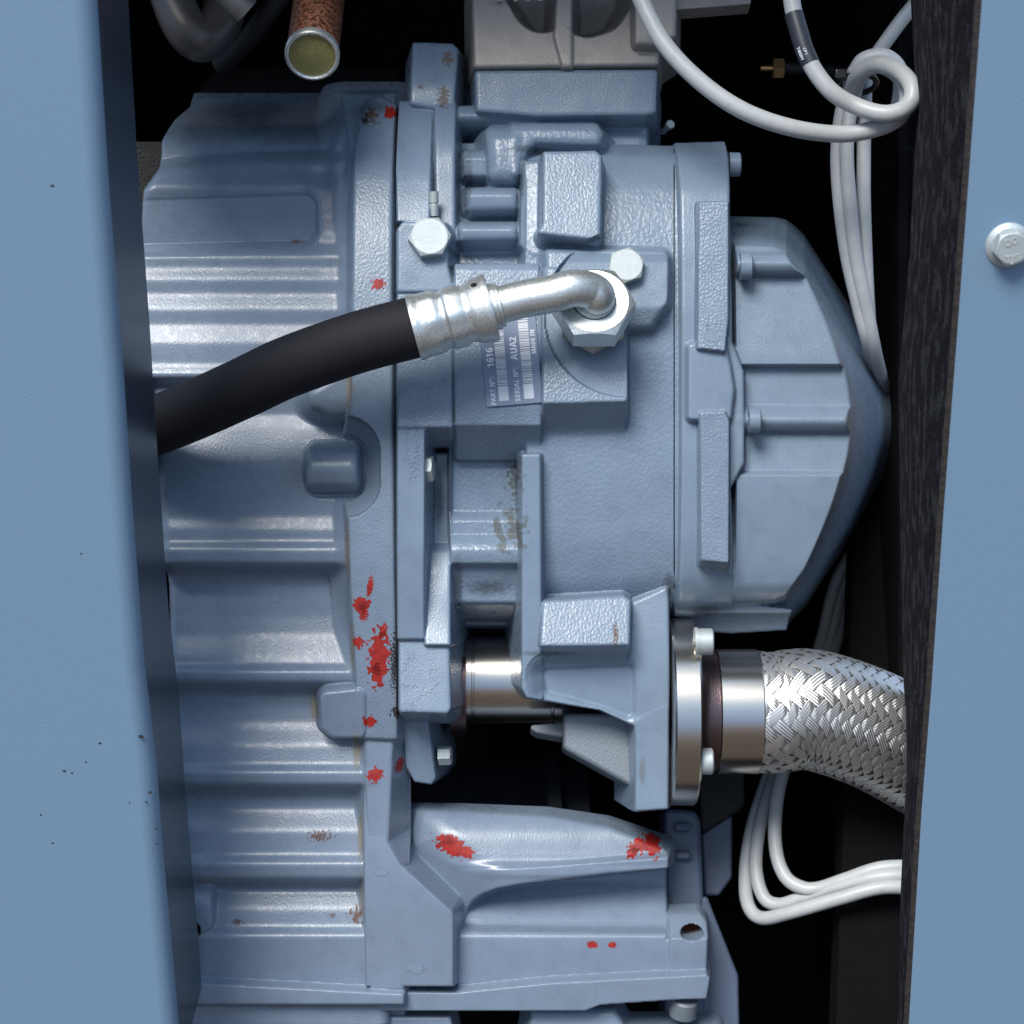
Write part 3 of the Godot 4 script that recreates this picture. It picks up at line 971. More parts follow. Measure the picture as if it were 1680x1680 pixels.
# ------------------------------------------------------------------ air end
func build_air_end() -> void:
	var root := thing("air_end", "blue grey cast compressor block with domed end cover, in the middle", "compressor", Vector3(60, -250, -60))
	var r := relief(645, 15, 1590, 1345, 10)
	var body := r.name_part("body", M.air_body)
	var flange := r.name_part("mounting_flange", M.air)
	var cover := r.name_part("end_cover", M.air)
	var port := r.name_part("oil_port_block", M.air_rough)
	var seat := r.name_part("label_seat", M.air_rough)
	var inlet := r.name_part("inlet_flange", M.air)
	var web := r.name_part("support_web", M.air)
	var bodyp := [190, -140, 236, -70, 262, -38, 320, -18, 420, -6, 560, 0, 720, 0, 860, -6, 940, -16, 985, -34, 1010, -70, 1030, -120]
	# barrel
	r.feat(body, [745, 232, 1106, 238, 1106, 1040, 745, 1030], bodyp, {"er": 3.0, "rc": 1.0, "s": 12.0, "k": 3.0})
	# sunk column between the mounting flange and the barrel
	r.feat(body, [742, 150, 852, 150, 852, 440, 742, 440], [150, -110, 300, -64, 440, -40], {"cut": true, "er": 4.0, "rc": 2.0, "s": 7.0, "k": 5.0})
	r.feat(body, [742, 700, 856, 700, 856, 1050, 742, 1050], [745, -31, 838, -31, 843, -29, 850, -25, 857, -23, 876, -23, 882, -20, 894, -15, 904, -13, 922, -15, 932, -24, 940, -27, 984, -36, 990, -36, 1010, -44, 1019, -110], {"cut": true, "er": 2.0, "rc": 1.0, "s": 8.0, "k": 4.0})
	# neck and inlet flange at the top
	r.feat(inlet, [796, 190, 1066, 190, 1066, 260, 796, 260], [180, -90, 260, -78], {"er": 10.0, "rc": 4.0, "s": 8.0, "gu": 0.0})
	r.feat(inlet, [778, 114, 1080, 112, 1078, 186, 1060, 190, 880, 192, 780, 184], [110, -62, 190, -58], {"er": 4.0, "rc": 4.0, "s": 10.0, "sd": 6.0, "k": 4.0})
	r.feat(inlet, [750, 172, 880, 170, 890, 208, 750, 208], [170, -78, 190, -66, 208, -74], {"er": 4.0, "rc": 3.0, "s": 6.0})
	# pipe-like lumps at the top of that column
	r.feat(body, [794, 204, 860, 200, 856, 300, 800, 296], [200, -56, 230, -30, 300, -26], {"er": 12.0, "rc": 8.0, "s": 4.0, "k": 8.0})
	r.feat(body, [836, 200, 980, 200, 992, 222, 985, 240, 880, 236, 866, 250, 850, 300, 836, 290], [200, -46, 215, -32, 240, -30, 300, -24], {"er": 7.0, "rc": 5.0, "s": 4.0, "k": 8.0})
	r.feat(r.name_part("rib", M.air), [764, 306, 850, 304, 850, 346, 764, 348], [304, -42, 322, -26, 348, -28], {"er": 6.0, "rc": 4.0, "s": 4.0, "k": 6.0})
	r.feat(r.name_part("rib", M.air), [752, 362, 850, 362, 850, 396, 752, 398], [362, -34, 378, -18, 398, -20], {"er": 6.0, "rc": 4.0, "s": 4.0, "k": 6.0})
	r.feat(r.name_part("rib", M.air), [760, 246, 800, 246, 800, 290, 760, 290], [246, -50, 262, -40, 290, -40], {"er": 4.0, "rc": 3.0, "s": 5.0, "k": 6.0})
	# wedge beside the upper block
	r.feat(body, [856, 262, 900, 262, 900, 420, 870, 420, 852, 400], [262, -24, 420, -6], {"er": 4.0, "rc": 2.0, "s": 8.0, "k": 5.0, "gu": 0.25})
	# upper block
	r.feat(r.name_part("pad", M.air_rough), [890, 247, 978, 246, 989, 256, 986, 396, 879, 384, 889, 366], [246, 10, 398, 30], {"er": 3.5, "rc": 3.0, "s": 14.0, "sd": 5.0, "k": 7.0})
	# oil port block: back plate, then the block proper with its spot face
	r.feat(port, [893, 406, 1092, 410, 1098, 420, 1096, 500, 1070, 540, 893, 560], [406, 16, 480, 23, 560, 10], {"er": 6.0, "rc": 5.0, "s": 4.0, "k": 9.0, "reach": 20.0})
	r.feat(port, [889, 440, 1020, 440, 1031, 452, 1030, 660, 889, 664], [430, 19, 664, 36], {"er": 2.5, "rc": 2.0, "s": 14.0, "sd": 1.6, "k": 8.0, "reach": 26.0})
	var circ := []
	for s in 40:
		var a := TAU * s / 40
		circ.append(1028 + 135 * cos(a)); circ.append(517 + 135 * sin(a))
	r.feat(r.name_part("spot_face", M.air), circ, [430, 15.5, 664, 32.5], {"cut": true, "er": 0.3, "rc": 0.0, "s": 30.0, "k": 0.8, "reach": 2.0})
	# label seat
	r.feat(seat, [745, 432, 886, 432, 889, 700, 745, 700], [430, 6, 446, 12, 660, 24, 700, 22], {"er": 2.5, "rc": 2.0, "s": 14.0, "sd": 1.5, "k": 5.0, "reach": 26.0})
	# upright rib at the edge of the barrel
	r.feat(r.name_part("rib", M.air), [855, 744, 888, 744, 890, 1150, 864, 1146, 855, 1130], [740, 16, 900, 10, 1150, -2], {"er": 2.5, "rc": 2.0, "s": 10.0, "k": 4.0})
	# end cover flange and its pads
	var cf := [190, -150, 230, -64, 262, -28, 320, -8, 420, 3, 560, 8, 720, 8, 860, 2, 940, -8, 985, -24, 1015, -60, 1030, -110]
	r.feat(cover, [1106, 234, 1190, 231, 1198, 345, 1202, 560, 1222, 610, 1222, 760, 1200, 800, 1198, 1010, 1106, 1010], cf, {"er": 3.0, "rc": 2.0, "s": 10.0, "k": 4.0})
	# dome: a turned cone whose front is milled flat
	build_dome(r, cover)
	r.feat(cover, [1106, 985, 1200, 985, 1300, 1000, 1292, 1034, 1200, 1040, 1140, 1036, 1106, 1010], [985, -34, 1006, -40, 1012, -52, 1040, -66], {"er": 2.0, "rc": 1.0, "s": 20.0, "k": 3.0})
	r.feat(cover, [1128, 562, 1190, 562, 1200, 600, 1206, 640, 1200, 690, 1128, 690], [560, 16.0, 690, 17.0], {"er": 3.0, "rc": 4.0, "s": 5.0, "k": 6.0, "reach": 8.0})
	r.feat(r.name_part("pad", M.air_rough), [1146, 330, 1196, 330, 1196, 520, 1190, 577, 1144, 572], [330, 12, 577, 22], {"er": 1.2, "rc": 0.8, "s": 12.0, "k": 3.0, "gu": 0.05})
	r.feat(r.name_part("pad", M.air_rough), [1148, 676, 1190, 674, 1197, 690, 1196, 924, 1150, 920], [676, 21, 924, 16], {"er": 1.2, "rc": 1.0, "s": 12.0, "sd": 3.0, "k": 3.0, "gu": 0.05})
	# lower block and the web that carries the outlet flange
	r.feat(web, [870, 1060, 1098, 960, 1098, 1326, 1042, 1334, 1040, 1192, 985, 1166, 864, 1146], [960, -20, 1085, -12, 1334, -28], {"er": 3.0, "rc": 2.5, "s": 12.0, "k": 6.0})
	r.feat(web, [888, 1096, 1040, 1090, 1040, 1182, 985, 1160, 895, 1136], [1085, -17, 1190, -22], {"cut": true, "er": 3.0, "rc": 5.0, "s": 1.2, "k": 6.0})
	r.feat(web, [1042, 1180, 1097, 1150, 1097, 1328, 1042, 1332], [1150, -18, 1332, -20], {"er": 2.0, "rc": 1.0, "s": 6.0, "k": 6.0})
	r.feat(r.name_part("pad", M.air_rough), [890, 985, 1024, 976, 1036, 986, 1034, 1060, 885, 1062, 886, 1040], [976, 4, 1062, 18], {"er": 3.0, "rc": 2.5, "s": 14.0, "sd": 2.0, "k": 7.0, "reach": 20.0})
	# mounting flange: two plates with a groove between them
	var left_strip := [150, -92, 200, -60, 300, -24, 420, -6, 560, 2, 700, 8, 900, 7, 1045, -4, 1130, -12]
	r.feat(flange, [651, 165, 712, 165, 706, 365, 651, 365], left_strip, {"er": 1.5, "rc": 1.0, "s": 10.0, "k": 2.0})
	r.feat(flange, [714, 150, 750, 150, 748, 445, 714, 445], [150, -96, 180, -62, 260, -40, 300, -36, 445, -20], {"er": 3.0, "rc": 1.5, "s": 10.0, "k": 3.0})
	r.feat(flange, [676, 68, 742, 70, 753, 80, 746, 182, 700, 178, 672, 172], [68, -86, 172, -68, 182, -68], {"er": 3.0, "rc": 2.5, "s": 8.0, "k": 3.0})
	r.feat(flange, [660, 363, 730, 363, 737, 376, 737, 440, 745, 470, 740, 480, 651, 480, 651, 375], [363, 8, 480, 14], {"er": 2.5, "rc": 2.5, "s": 10.0, "k": 3.0})
	r.feat(seat, [651, 481, 743, 481, 743, 702, 651, 702], [481, 16, 702, 22], {"er": 2.0, "rc": 1.5, "s": 12.0, "sd": 3.0, "k": 3.0})
	r.feat(flange, [651, 690, 698, 690, 697, 1050, 652, 1050], [690, 20, 900, 14, 1050, 2], {"er": 2.0, "rc": 1.0, "s": 10.0, "k": 3.0})
	r.feat(flange, [696, 742, 740, 742, 740, 1060, 696, 1060], [742, -40, 890, -36, 905, -22, 1040, 0, 1060, 4], {"er": 2.5, "rc": 1.0, "s": 12.0, "k": 3.0})
	r.feat(flange, [653, 1046, 738, 1042, 741, 1162, 735, 1172, 654, 1170], [1040, -4, 1172, 8], {"er": 3.0, "rc": 2.5, "s": 12.0, "sd": 4.0, "k": 3.0})
	r.feat(flange, [660, 1182, 703, 1182, 716, 1276, 708, 1288, 680, 1284, 665, 1258], [1180, -42, 1290, -60], {"er": 2.0, "rc": 2.0, "s": 10.0, "k": 2.0})
	lumpy(r, 0.3, 0.02, 9)
	build_relief(r, root, -295.0)
	var org := origin_of(root)
	# grey cast block under the web and the support lug
	part("lower_block", commit(px_slab([924, 1170, 1046, 1170, 1046, 1296, 924, 1228], -48, 60, 4, 3, 10), org), M.grey_cast, root, "grey cast block under the web")
	part("lug", commit(px_slab([862, 1190, 926, 1184, 926, 1210, 880, 1202], -70, 20, 2, 1, 20), org), M.grey_cast, root)
	# seam of the end cover and of the flange
	for s in [[1106, 245, 985], [744, 484, 700]]:
		var sp := []
		for y in range(s[1], s[2], 30): sp.append(r.hit(s[0], y) + Vector3(0, 0, 0.1))
		part("seam_line", commit(sweep(spline(sp, 3), [0.55], 6, false), org), M.seam, root)
	# bolts
	var faces := [[705, 394, 30.5, 12.0, 0.1, 22.0], [1026, 441, 26.5, 12.0, 0.35, 25.0]]
	for f in faces:
		var p := r.hit(f[0], f[1])
		var ax := Vector3(0.04, sin(deg_to_rad(f[5] * 0.4)), 1.0)
		var b := part("bolt", commit(hex_head(p - Vector3(0, 0, 1), ax, f[2], f[3], f[4]), org), M.bolt, root, "bright zinc hex bolt head")
	for f in [[704, 770, 0.0, 19.0, 9.0], [730, 1240, -66.0, 14.0, 11.0]]:
		part("bolt", commit(hex_head(P(f[0] - 10, f[1], f[2]), Vector3(1, 0.05, 0.12), f[3], f[4], 0.2), org), M.bolt, root, "zinc hex bolt head seen from its side")
	part("stud", commit(lathe([Vector2(0, 0), Vector2(4, 0), Vector2(4, 9), Vector2(3.2, 10), Vector2(4, 11), Vector2(4, 20), Vector2(0, 20)], P(712, 354, -20), Vector3(0, 1, 0.2)), org), M.bolt, root)
	for f in [[1214, 437, 6.0, 24], [1228, 690, 12.0, 22], [1196, 270, -50.0, 22]]:
		part("cap_screw", commit(lathe([Vector2(0, 0), Vector2(f[3] * 0.46, 0), Vector2(f[3] * 0.46, 8.5), Vector2(f[3] * 0.4, 9.6), Vector2(0, 9.6)], P(f[0], f[1], f[2]), Vector3(1, 0, 0)), org), M.air, root)
	# name plate
	var ey := Vector3(-12, 140, 0).normalized()
	var c := r.hit(838, 590) + Vector3(0, 0, 1.0)
	var tilt := Vector3(ey.x, ey.y, -0.075).normalized()
	var ex := Vector3(140, 12, 0).normalized()
	var pl := part("name_plate", commit(slab(PackedVector2Array([Vector2(-23, -37), Vector2(23, -37), Vector2(23, 42), Vector2(-23, 42)]), c, ex, tilt, 0.9, 0.4, 2.0), org), M.plate, root, "small blue plate with part and serial numbers and bar codes")
	var zz := ex.cross(tilt).normalized()
	for t in [["PART N°:", -16.6, -24.5, 4.0], ["1616", -16.6, 3.0, 5.4], ["SERIAL N°:", 3.0, -20.5, 4.0], ["AUA2", 3.0, 9.0, 5.4], ["MADE IN", 19.2, 13.0, 3.4]]:
		put_text(text(t[0], t[3], 0.1), pl, c + ex * t[1] + tilt * t[2] + zz * 0.1, tilt, -ex, M.print)
	for q in [-8.2, 12.2]:
		part("bar_code_field", commit(slab(PackedVector2Array([Vector2(q - 4, -33), Vector2(q + 4, -33), Vector2(q + 4, 40), Vector2(q - 4, 40)]), c + zz * 0.12, ex, tilt, 0.1, 0.02), org), M.print, pl)
		var lines := MB.new()
		var y := -21.0
		while y < 39.0:
			var th := [0.3, 0.3, 0.6, 0.9][rng.randi() % 4] as float
			lines.quad(c + ex * (q - 4) + tilt * y + zz * 0.18, c + ex * (q + 4) + tilt * y + zz * 0.18, c + ex * (q + 4) + tilt * (y + th) + zz * 0.18, c + ex * (q - 4) + tilt * (y + th) + zz * 0.18, zz)
			y += th + [0.4, 0.6, 1.0][rng.randi() % 3]
		part("bar_code_lines", commit(lines, org), M.print_dark, pl)
	# dirt, bare spots and a painted brown reflection
	patch(r, root, "moss_stain", M.moss, 838, 868, 26, 40, 401, "olive dirt in the corner by the rib", true, 0.9, 0.15)
	patch(r, root, "moss_stain", M.moss, 842, 785, 14, 30, 402, "", true, 0.9, 0.15)
	for q in [[734, 96, 9, 12], [728, 160, 9, 17], [690, 143, 5, 3]]:
		patch(r, root, "bare_chip", M.bare, q[0], q[1], q[2], q[3], 410 + int(q[0]), "", false, 0.5, 0.12)
	var g := 450
	for q in [[768, 300, 10, 60], [856, 290, 8, 46], [870, 246, 40, 9], [752, 960, 9, 60], [800, 965, 40, 16], [1098, 960, 14, 24], [720, 820, 10, 60], [900, 1072, 60, 6], [750, 420, 30, 8], [1150, 1000, 40, 10]]:  # corner dirt, with the brown reflection at the arch painted in
		patch(r, root, "grime_and_reflection", M.grime_shade, q[0], q[1], q[2], q[3], g, "", true, 0.22, 0.1)
		g += 1
	for q in [[680, 650, 24, 26], [676, 730, 10, 46], [1168, 552, 12, 18], [690, 1110, 26, 26], [668, 1160, 9, 8]]:
		patch(r, root, "paint_blister", M.air, q[0], q[1], q[2], q[3], g, "", false, 0.6, 0.5)
		g += 1
	patch(r, root, "paint_run", M.grey_cast, 1054, 1264, 5, 22, 420, "pale scrape on the web", false, 0.4, 0.12)
	patch(r, root, "rust_spot", M.rust, 1010, 1040, 5, 22, 421, "", true, 0.6, 0.1)

func build_dome(r: Relief, id: int) -> void:
	var aw := -272.0
	var stretch := 2.8
	var knots := [1195, 172, 1270, 171, 1290, 168, 1320, 153, 1400, 91, 1440, 57, 1462, 43, 1471, 36, 1476, 28, 1478, 0]
	# front: milled flats with bosses, running left to right
	var front := [340, -36, 364, -26, 376, -16, 410, -10, 420, 2, 432, 7, 446, 3, 456, -8, 480, -7, 560, -2, 598, 0, 604, -10, 664, -9, 674, 1, 690, 6, 704, 1, 712, -8, 772, -6, 780, 1, 880, -4, 955, -12, 985, -26, 1010, -60]
	var rows := r.rows(front)
	var table := PackedFloat32Array()
	for px in range(1150, 1500):
		var R := 172.0 if px < 1195 else -1.0
		for k in range(0, knots.size() - 2, 2):
			if px >= knots[k] and px <= knots[k + 2]: R = lerpf(knots[k + 1], knots[k + 3], (px - knots[k]) / float(knots[k + 2] - knots[k]))
		table.append(R)
	# a point is inside the turned cone when it lies under this height (the cone's outline was measured at its own depth)
	var cone := func(u: float, v: float, w: float) -> float:
		var sc := FOCAL / (FAR_MM - w)
		var x := int(840.0 + u * sc) - 1150
		if x < 0 or x >= 349: return -1000.0
		var fx := 840.0 + u * sc - 1150 - x
		var R: float = lerpf(table[x], table[x + 1], fx)
		var d := v * sc * 0.5 - 74.0
		var q := R * R - d * d
		if R <= 0.0 or q <= 0.0: return -1000.0
		return aw + stretch * sqrt(q)
	for j in r.nv:
		var v := r.v0 + j * r.c
		if v < -130.0 or v > 270.0: continue
		for i in r.nu:
			var u := r.u0 + i * r.c
			if u < 176.0: continue
			var f := rows[j]
			var hi := f + 4.0
			var lo := -300.0
			if cone.call(u, v, lo) < lo: continue
			var w := hi
			if cone.call(u, v, hi) < hi:
				for k in 12:
					var m := (lo + hi) * 0.5
					if cone.call(u, v, m) >= m: lo = m
					else: hi = m
				w = (lo + hi) * 0.5
			var k2 := 3.0
			var g := maxf(k2 - absf(w - f), 0.0) / k2
			w = minf(w, f) - g * g * k2 * 0.25
			var x := j * r.nu + i
			var h := r.H[x]
			if h < -8000.0:
				r.H[x] = w; r.ID[x] = id
			else:
				var k3 := 5.0
				var g3 := maxf(k3 - absf(w - h), 0.0) / k3
				if w > h: r.ID[x] = id
				r.H[x] = maxf(w, h) + g3 * g3 * k3 * 0.25

# ------------------------------------------------------------------ gear case foot, to the right of the web
func build_foot() -> void:
	var root := thing("base_bracket", "blue grey cast bracket with two arms and a rusty bolt hole, below the compressor", "bracket", Vector3(60, -420, -90))
	var r := relief(590, 1290, 1200, 1725, -60)
	var arm := r.name_part("arm", M.case)
	var base := r.name_part("base", M.case)
	var plate := r.name_part("gusset", M.case)
	# floor of the pockets
	r.feat(base, [640, 1330, 1095, 1400, 1095, 1640, 640, 1640], [1320, -106, 1440, -104, 1462, -100, 1485, -92, 1505, -84, 1520, -78, 1527, -72, 1534, -68, 1640, -74], {"er": 3.0, "rc": 2.0, "s": 8.0})
	# upper arm: a rounded beam falling away to the right
	var beam := [1312, -92, 1326, -85, 1345, -75, 1370, -67, 1400, -62, 1412, -60, 1424, -55, 1434, -54, 1444, -57]
	r.feat(arm, [632, 1328, 760, 1330, 900, 1338, 1000, 1357, 1090, 1392, 1097, 1400, 1096, 1425, 1000, 1432, 900, 1444, 850, 1450, 815, 1457, 790, 1467, 772, 1480, 760, 1496, 753, 1520, 640, 1520], beam + [1480, -62, 1525, -66], {"er": 3.0, "rc": 3.0, "s": 7.0, "k": 4.0})
	r.feat(arm, [700, 1434, 1097, 1406, 1097, 1425, 1000, 1434, 900, 1446, 850, 1452, 815, 1459, 790, 1469, 772, 1482, 760, 1498, 753, 1520, 715, 1500], [1406, -52, 1520, -62], {"er": 2.0, "rc": 1.5, "s": 5.0, "k": 5.0})
	r.feat(arm, [638, 1312, 650, 1312, 656, 1396, 700, 1440, 756, 1494, 746, 1504, 650, 1424], [1312, -100, 1400, -88, 1504, -84], {"cut": true, "er": 0.0, "rc": 0.0, "s": 0.75, "k": 14.0, "reach": 70.0})
	# gusset plate to the left
	r.feat(plate, [596, 1290, 640, 1290, 637, 1380, 660, 1420, 742, 1494, 745, 1500, 745, 1620, 600, 1620], [1290, -36, 1420, -32, 1620, -44], {"er": 2.5, "rc": 1.0, "s": 6.0, "k": 5.0})
	# front wall of the base, with the bolt boss
	r.feat(base, [745, 1526, 1096, 1530, 1096, 1540, 1160, 1540, 1160, 1614, 745, 1618], [1524, -66, 1540, -62, 1618, -66], {"er": 3.0, "rc": 2.0, "s": 10.0, "k": 3.0})
	var boss := r.name_part("boss", M.case)
	r.feat(boss, [1096, 1498, 1148, 1496, 1160, 1512, 1160, 1608, 1096, 1608], [1496, -84, 1534, -62, 1540, -58, 1608, -64], {"er": 3.0, "rc": 5.0, "s": 8.0, "k": 3.0})
	var hole := []
	for q in 24: hole.append_array([1130 + 16.0 * cos(TAU * q / 24), 1518 + 9.5 * sin(TAU * q / 24)])
	r.feat(r.name_part("bore", M.hole, "rust brown bolt hole in the boss"), hole, [1496, -102, 1534, -88], {"cut": true, "er": 0.5, "rc": 0.0, "s": 30.0, "k": 1.0, "reach": 2.0})
	# base ledge below
	r.feat(base, [590, 1626, 745, 1628, 900, 1612, 1160, 1598, 1166, 1606, 1160, 1640, 1100, 1642, 985, 1650, 960, 1660, 590, 1660], [1598, -50, 1660, -54], {"er": 2.0, "rc": 1.5, "s": 10.0, "k": 2.5})
	r.feat(base, [590, 1668, 740, 1668, 752, 1725, 590, 1725], [1660, -66, 1725, -70], {"er": 3.0, "rc": 3.0, "s": 10.0})
	r.feat(base, [870, 1655, 1010, 1655, 1030, 1690, 1180, 1690, 1190, 1725, 860, 1725], [1650, -76, 1725, -70], {"er": 6.0, "rc": 3.0, "s": 4.0})
	lumpy(r, 0.18, 0.014, 23)
	build_relief(r, root, -108.0)
	var org := origin_of(root)
	part("screw_head", commit(lathe([Vector2(12, 0), Vector2(12, 14), Vector2(10.5, 16), Vector2(0, 16)], P(1120, 1664, -74), Vector3(0.1, 0.9, 0.3)), org), M.grey_cast, root)
	part("small_stud", commit(lathe([Vector2(2.4, 0), Vector2(2.4, 4), Vector2(1.6, 5.5), Vector2(0, 5.5)], r.hit(651, 1620) - Vector3(0, 0, 1.0), Vector3(0, 0.1, 1)), org), M.bolt, root)
	var k := 500
	for q in [[745, 1390, 34, 14, -22], [735, 1378, 18, 8, 0], [1050, 1388, 20, 11, 12], [1072, 1390, 11, 15, 0], [1038, 1398, 12, 7, 30], [972, 1550, 10, 6, 0], [1005, 1550, 7, 5, 0]]:
		patch(r, root, "paint_chip", M.red, q[0], q[1], q[2], q[3], k, "red primer showing through chipped paint" if k == 500 else "", false, 0.36, 0.17, q[4])
		k += 1
	for q in [[626, 1432, 10, 7], [682, 1588, 16, 9]]:
		patch(r, root, "paint_blister", M.case_rough, q[0], q[1], q[2], q[3], k, "", false, 0.3, 0.5)
		k += 1

# ------------------------------------------------------------------ intake valve at the top
func build_intake() -> void:
	var root := thing("intake_valve", "bare aluminium valve casting with arched recesses, above the blue inlet flange", "valve", Vector3(40, 350, -70))
	var r := relief(755, -40, 1130, 130, -60)
	var body := r.name_part("body", M.beige)
	var rib := r.name_part("rib", M.beige)
	r.feat(body, [772, -40, 1086, -40, 1082, 108, 776, 112], [-40, -70, 112, -58], {"er": 4.0, "rc": 3.0, "s": 10.0})
	r.feat(r.name_part("recess", M.beige), [845, -60, 914, -60, 910, 66, 905, 66, 872, 50, 848, 10], [-60, -150, 66, -122], {"cut": true, "er": 4.0, "rc": 12.0, "s": 4.0, "k": 5.0})
	r.feat(r.name_part("recess", M.beige), [938, -60, 1012, -60, 1010, 20, 990, 55, 950, 66, 938, 66], [-60, -150, 66, -122], {"cut": true, "er": 4.0, "rc": 12.0, "s": 4.0, "k": 5.0})
	r.feat(rib, [914, -40, 940, -40, 940, 112, 922, 112, 908, 60], [-40, -64, 112, -56], {"er": 3.0, "rc": 2.0, "s": 8.0, "k": 6.0})
	r.feat(r.name_part("pillar", M.beige), [1040, -40, 1112, -40, 1110, 60, 1085, 76, 1040, 74], [-40, -48, 76, -46], {"er": 4.0, "rc": 3.0, "s": 8.0, "k": 4.0})
	lumpy(r, 0.2, 0.03, 33)
	build_relief(r, root, -150.0)
	part("bracket_arm", commit(px_slab([1080, -20, 1232, -20, 1232, 6, 1080, 18], -60, 20, 1.5, 1, 10), origin_of(root)), M.beige, root)
	for x in [815, 842, 862, 882]:
		part("stamped_mark", commit(px_slab([x, -6, x + 8, -6, x + 8, 2, x, 2], -59, 3, 0.4), origin_of(root)), M.beige, root)

# ------------------------------------------------------------------ oil hose with its fitting
func build_hose() -> void:
	var root := thing("oil_hose", "black rubber hose with crimped zinc elbow fitting screwed into the compressor", "hose", P(500, 620, 60))
	var org := origin_of(root)
	var path := spline([P(150, 735, -60), P(240, 704, 6), P(320, 672, 36), P(400, 636, 56), P(470, 603, 68), P(570, 567, 78), P(640, 547, 83), P(688, 535, 84)], 12)
	part("rubber_hose", commit(sweep(path, [24.0], 40), org), M.rubber, root)
	var a := P(678, 538, 84)
	var b := P(812, 503, 84)
	var ax := (b - a).normalized()
	var L := (b - a).length()
	var pr := []
	for q in [[0.0, 23.0], [0.0, 24.8], [0.02, 25.3], [0.06, 25.2], [0.09, 24.2], [0.14, 24.0], [0.26, 24.2], [0.32, 23.4], [0.36, 21.8], [0.40, 21.8], [0.44, 23.5], [0.59, 23.3], [0.63, 21.6], [0.67, 21.4], [0.72, 23.0], [0.78, 24.4], [0.86, 24.8], [0.89, 25.6], [0.94, 25.6], [0.965, 25.0], [0.97, 22.0], [0.97, 16.0]]:
		pr.append(Vector2(q[1] + 1.0, q[0] * L))
	var fm := lathe(pr, a, ax, 96)
	for k in fm.v.size():      # the flats that the crimping dies left
		var h := (fm.v[k] - a).dot(ax)
		var t := h / L
		if t < 0.11 or t > 0.74: continue
		var d := fm.v[k] - a - ax * h
		var side := ax.cross(d.normalized())
		var ang := atan2(d.dot(Vector3(0, 0, 1)), d.dot(Vector3(0, 1, 0)))
		var amp := 0.035 * clampf(minf(t - 0.11, 0.74 - t) * 12.0, 0.0, 1.0)
		fm.v[k] -= d * amp * (0.5 - 0.5 * cos(8.0 * ang))
		fm.n[k] = (fm.n[k] + side * amp * 4.0 * sin(8.0 * ang) * (1.0 if side.dot(Vector3(0, 0, 1)) * d.dot(Vector3(0, 1, 0)) - side.dot(Vector3(0, 1, 0)) * d.dot(Vector3(0, 0, 1)) > 0.0 else -1.0)).normalized()
	var fer := part("ferrule", commit(fm, org), M.zinc, root)
	# dark crimp hole in the ferrule
	var hd := (Vector3(0, 0.72, 0.69) - ax * ax.dot(Vector3(0, 0.72, 0.69))).normalized()
	var hp := a + ax * (0.82 * L) + hd * 25.75
	part("crimp_hole", commit(lathe([Vector2(2.6, 0), Vector2(0, 0.15)], hp, hd), org), M.seam, fer)
	part("collar", commit(lathe([Vector2(16, -4), Vector2(18.2, -3), Vector2(18.4, 1.6), Vector2(17.0, 2.4), Vector2(17.2, 4.6), Vector2(15.5, 5.4), Vector2(14.6, 5.4)], b, ax, 48), org), M.zinc, root)
	# elbow tube into the swivel nut
	var n := Vector3(0.0, sin(deg_to_rad(22)), cos(deg_to_rad(22)))
	var nb := P(974, 508, 52)
	var tube := [b - ax * 6.0, b + ax * 22.0, P(906, 482, 85)]
	var top := nb + n * 34.0
	tube.append(P(940, 473, 84))
	tube.append(P(968, 477, 78))
	tube.append(P(979, 486, 75))
	tube.append(nb + n * 16.0)
	tube.append(nb + n * 2.0)
	part("elbow_tube", commit(sweep(spline(tube, 10), [14.6], 40), org), M.zinc, root)
	part("tube_shoulder", commit(lathe([Vector2(14, 0), Vector2(16.6, 0), Vector2(16.6, 18.6), Vector2(15.4, 19.6), Vector2(14.0, 19.6)], nb, n, 48), org), M.zinc, root)
	part("swivel_nut", commit(hex_head(nb - n * 8.0, n, 57.0, 23.0, 0.0, 17.2), org), M.zinc, root)
	part("adapter_nut", commit(hex_head(nb - n * 22.0, n, 49.0, 16.0, 0.52), org), M.zinc_yellow, root, "yellowed zinc adapter nut under the swivel nut")

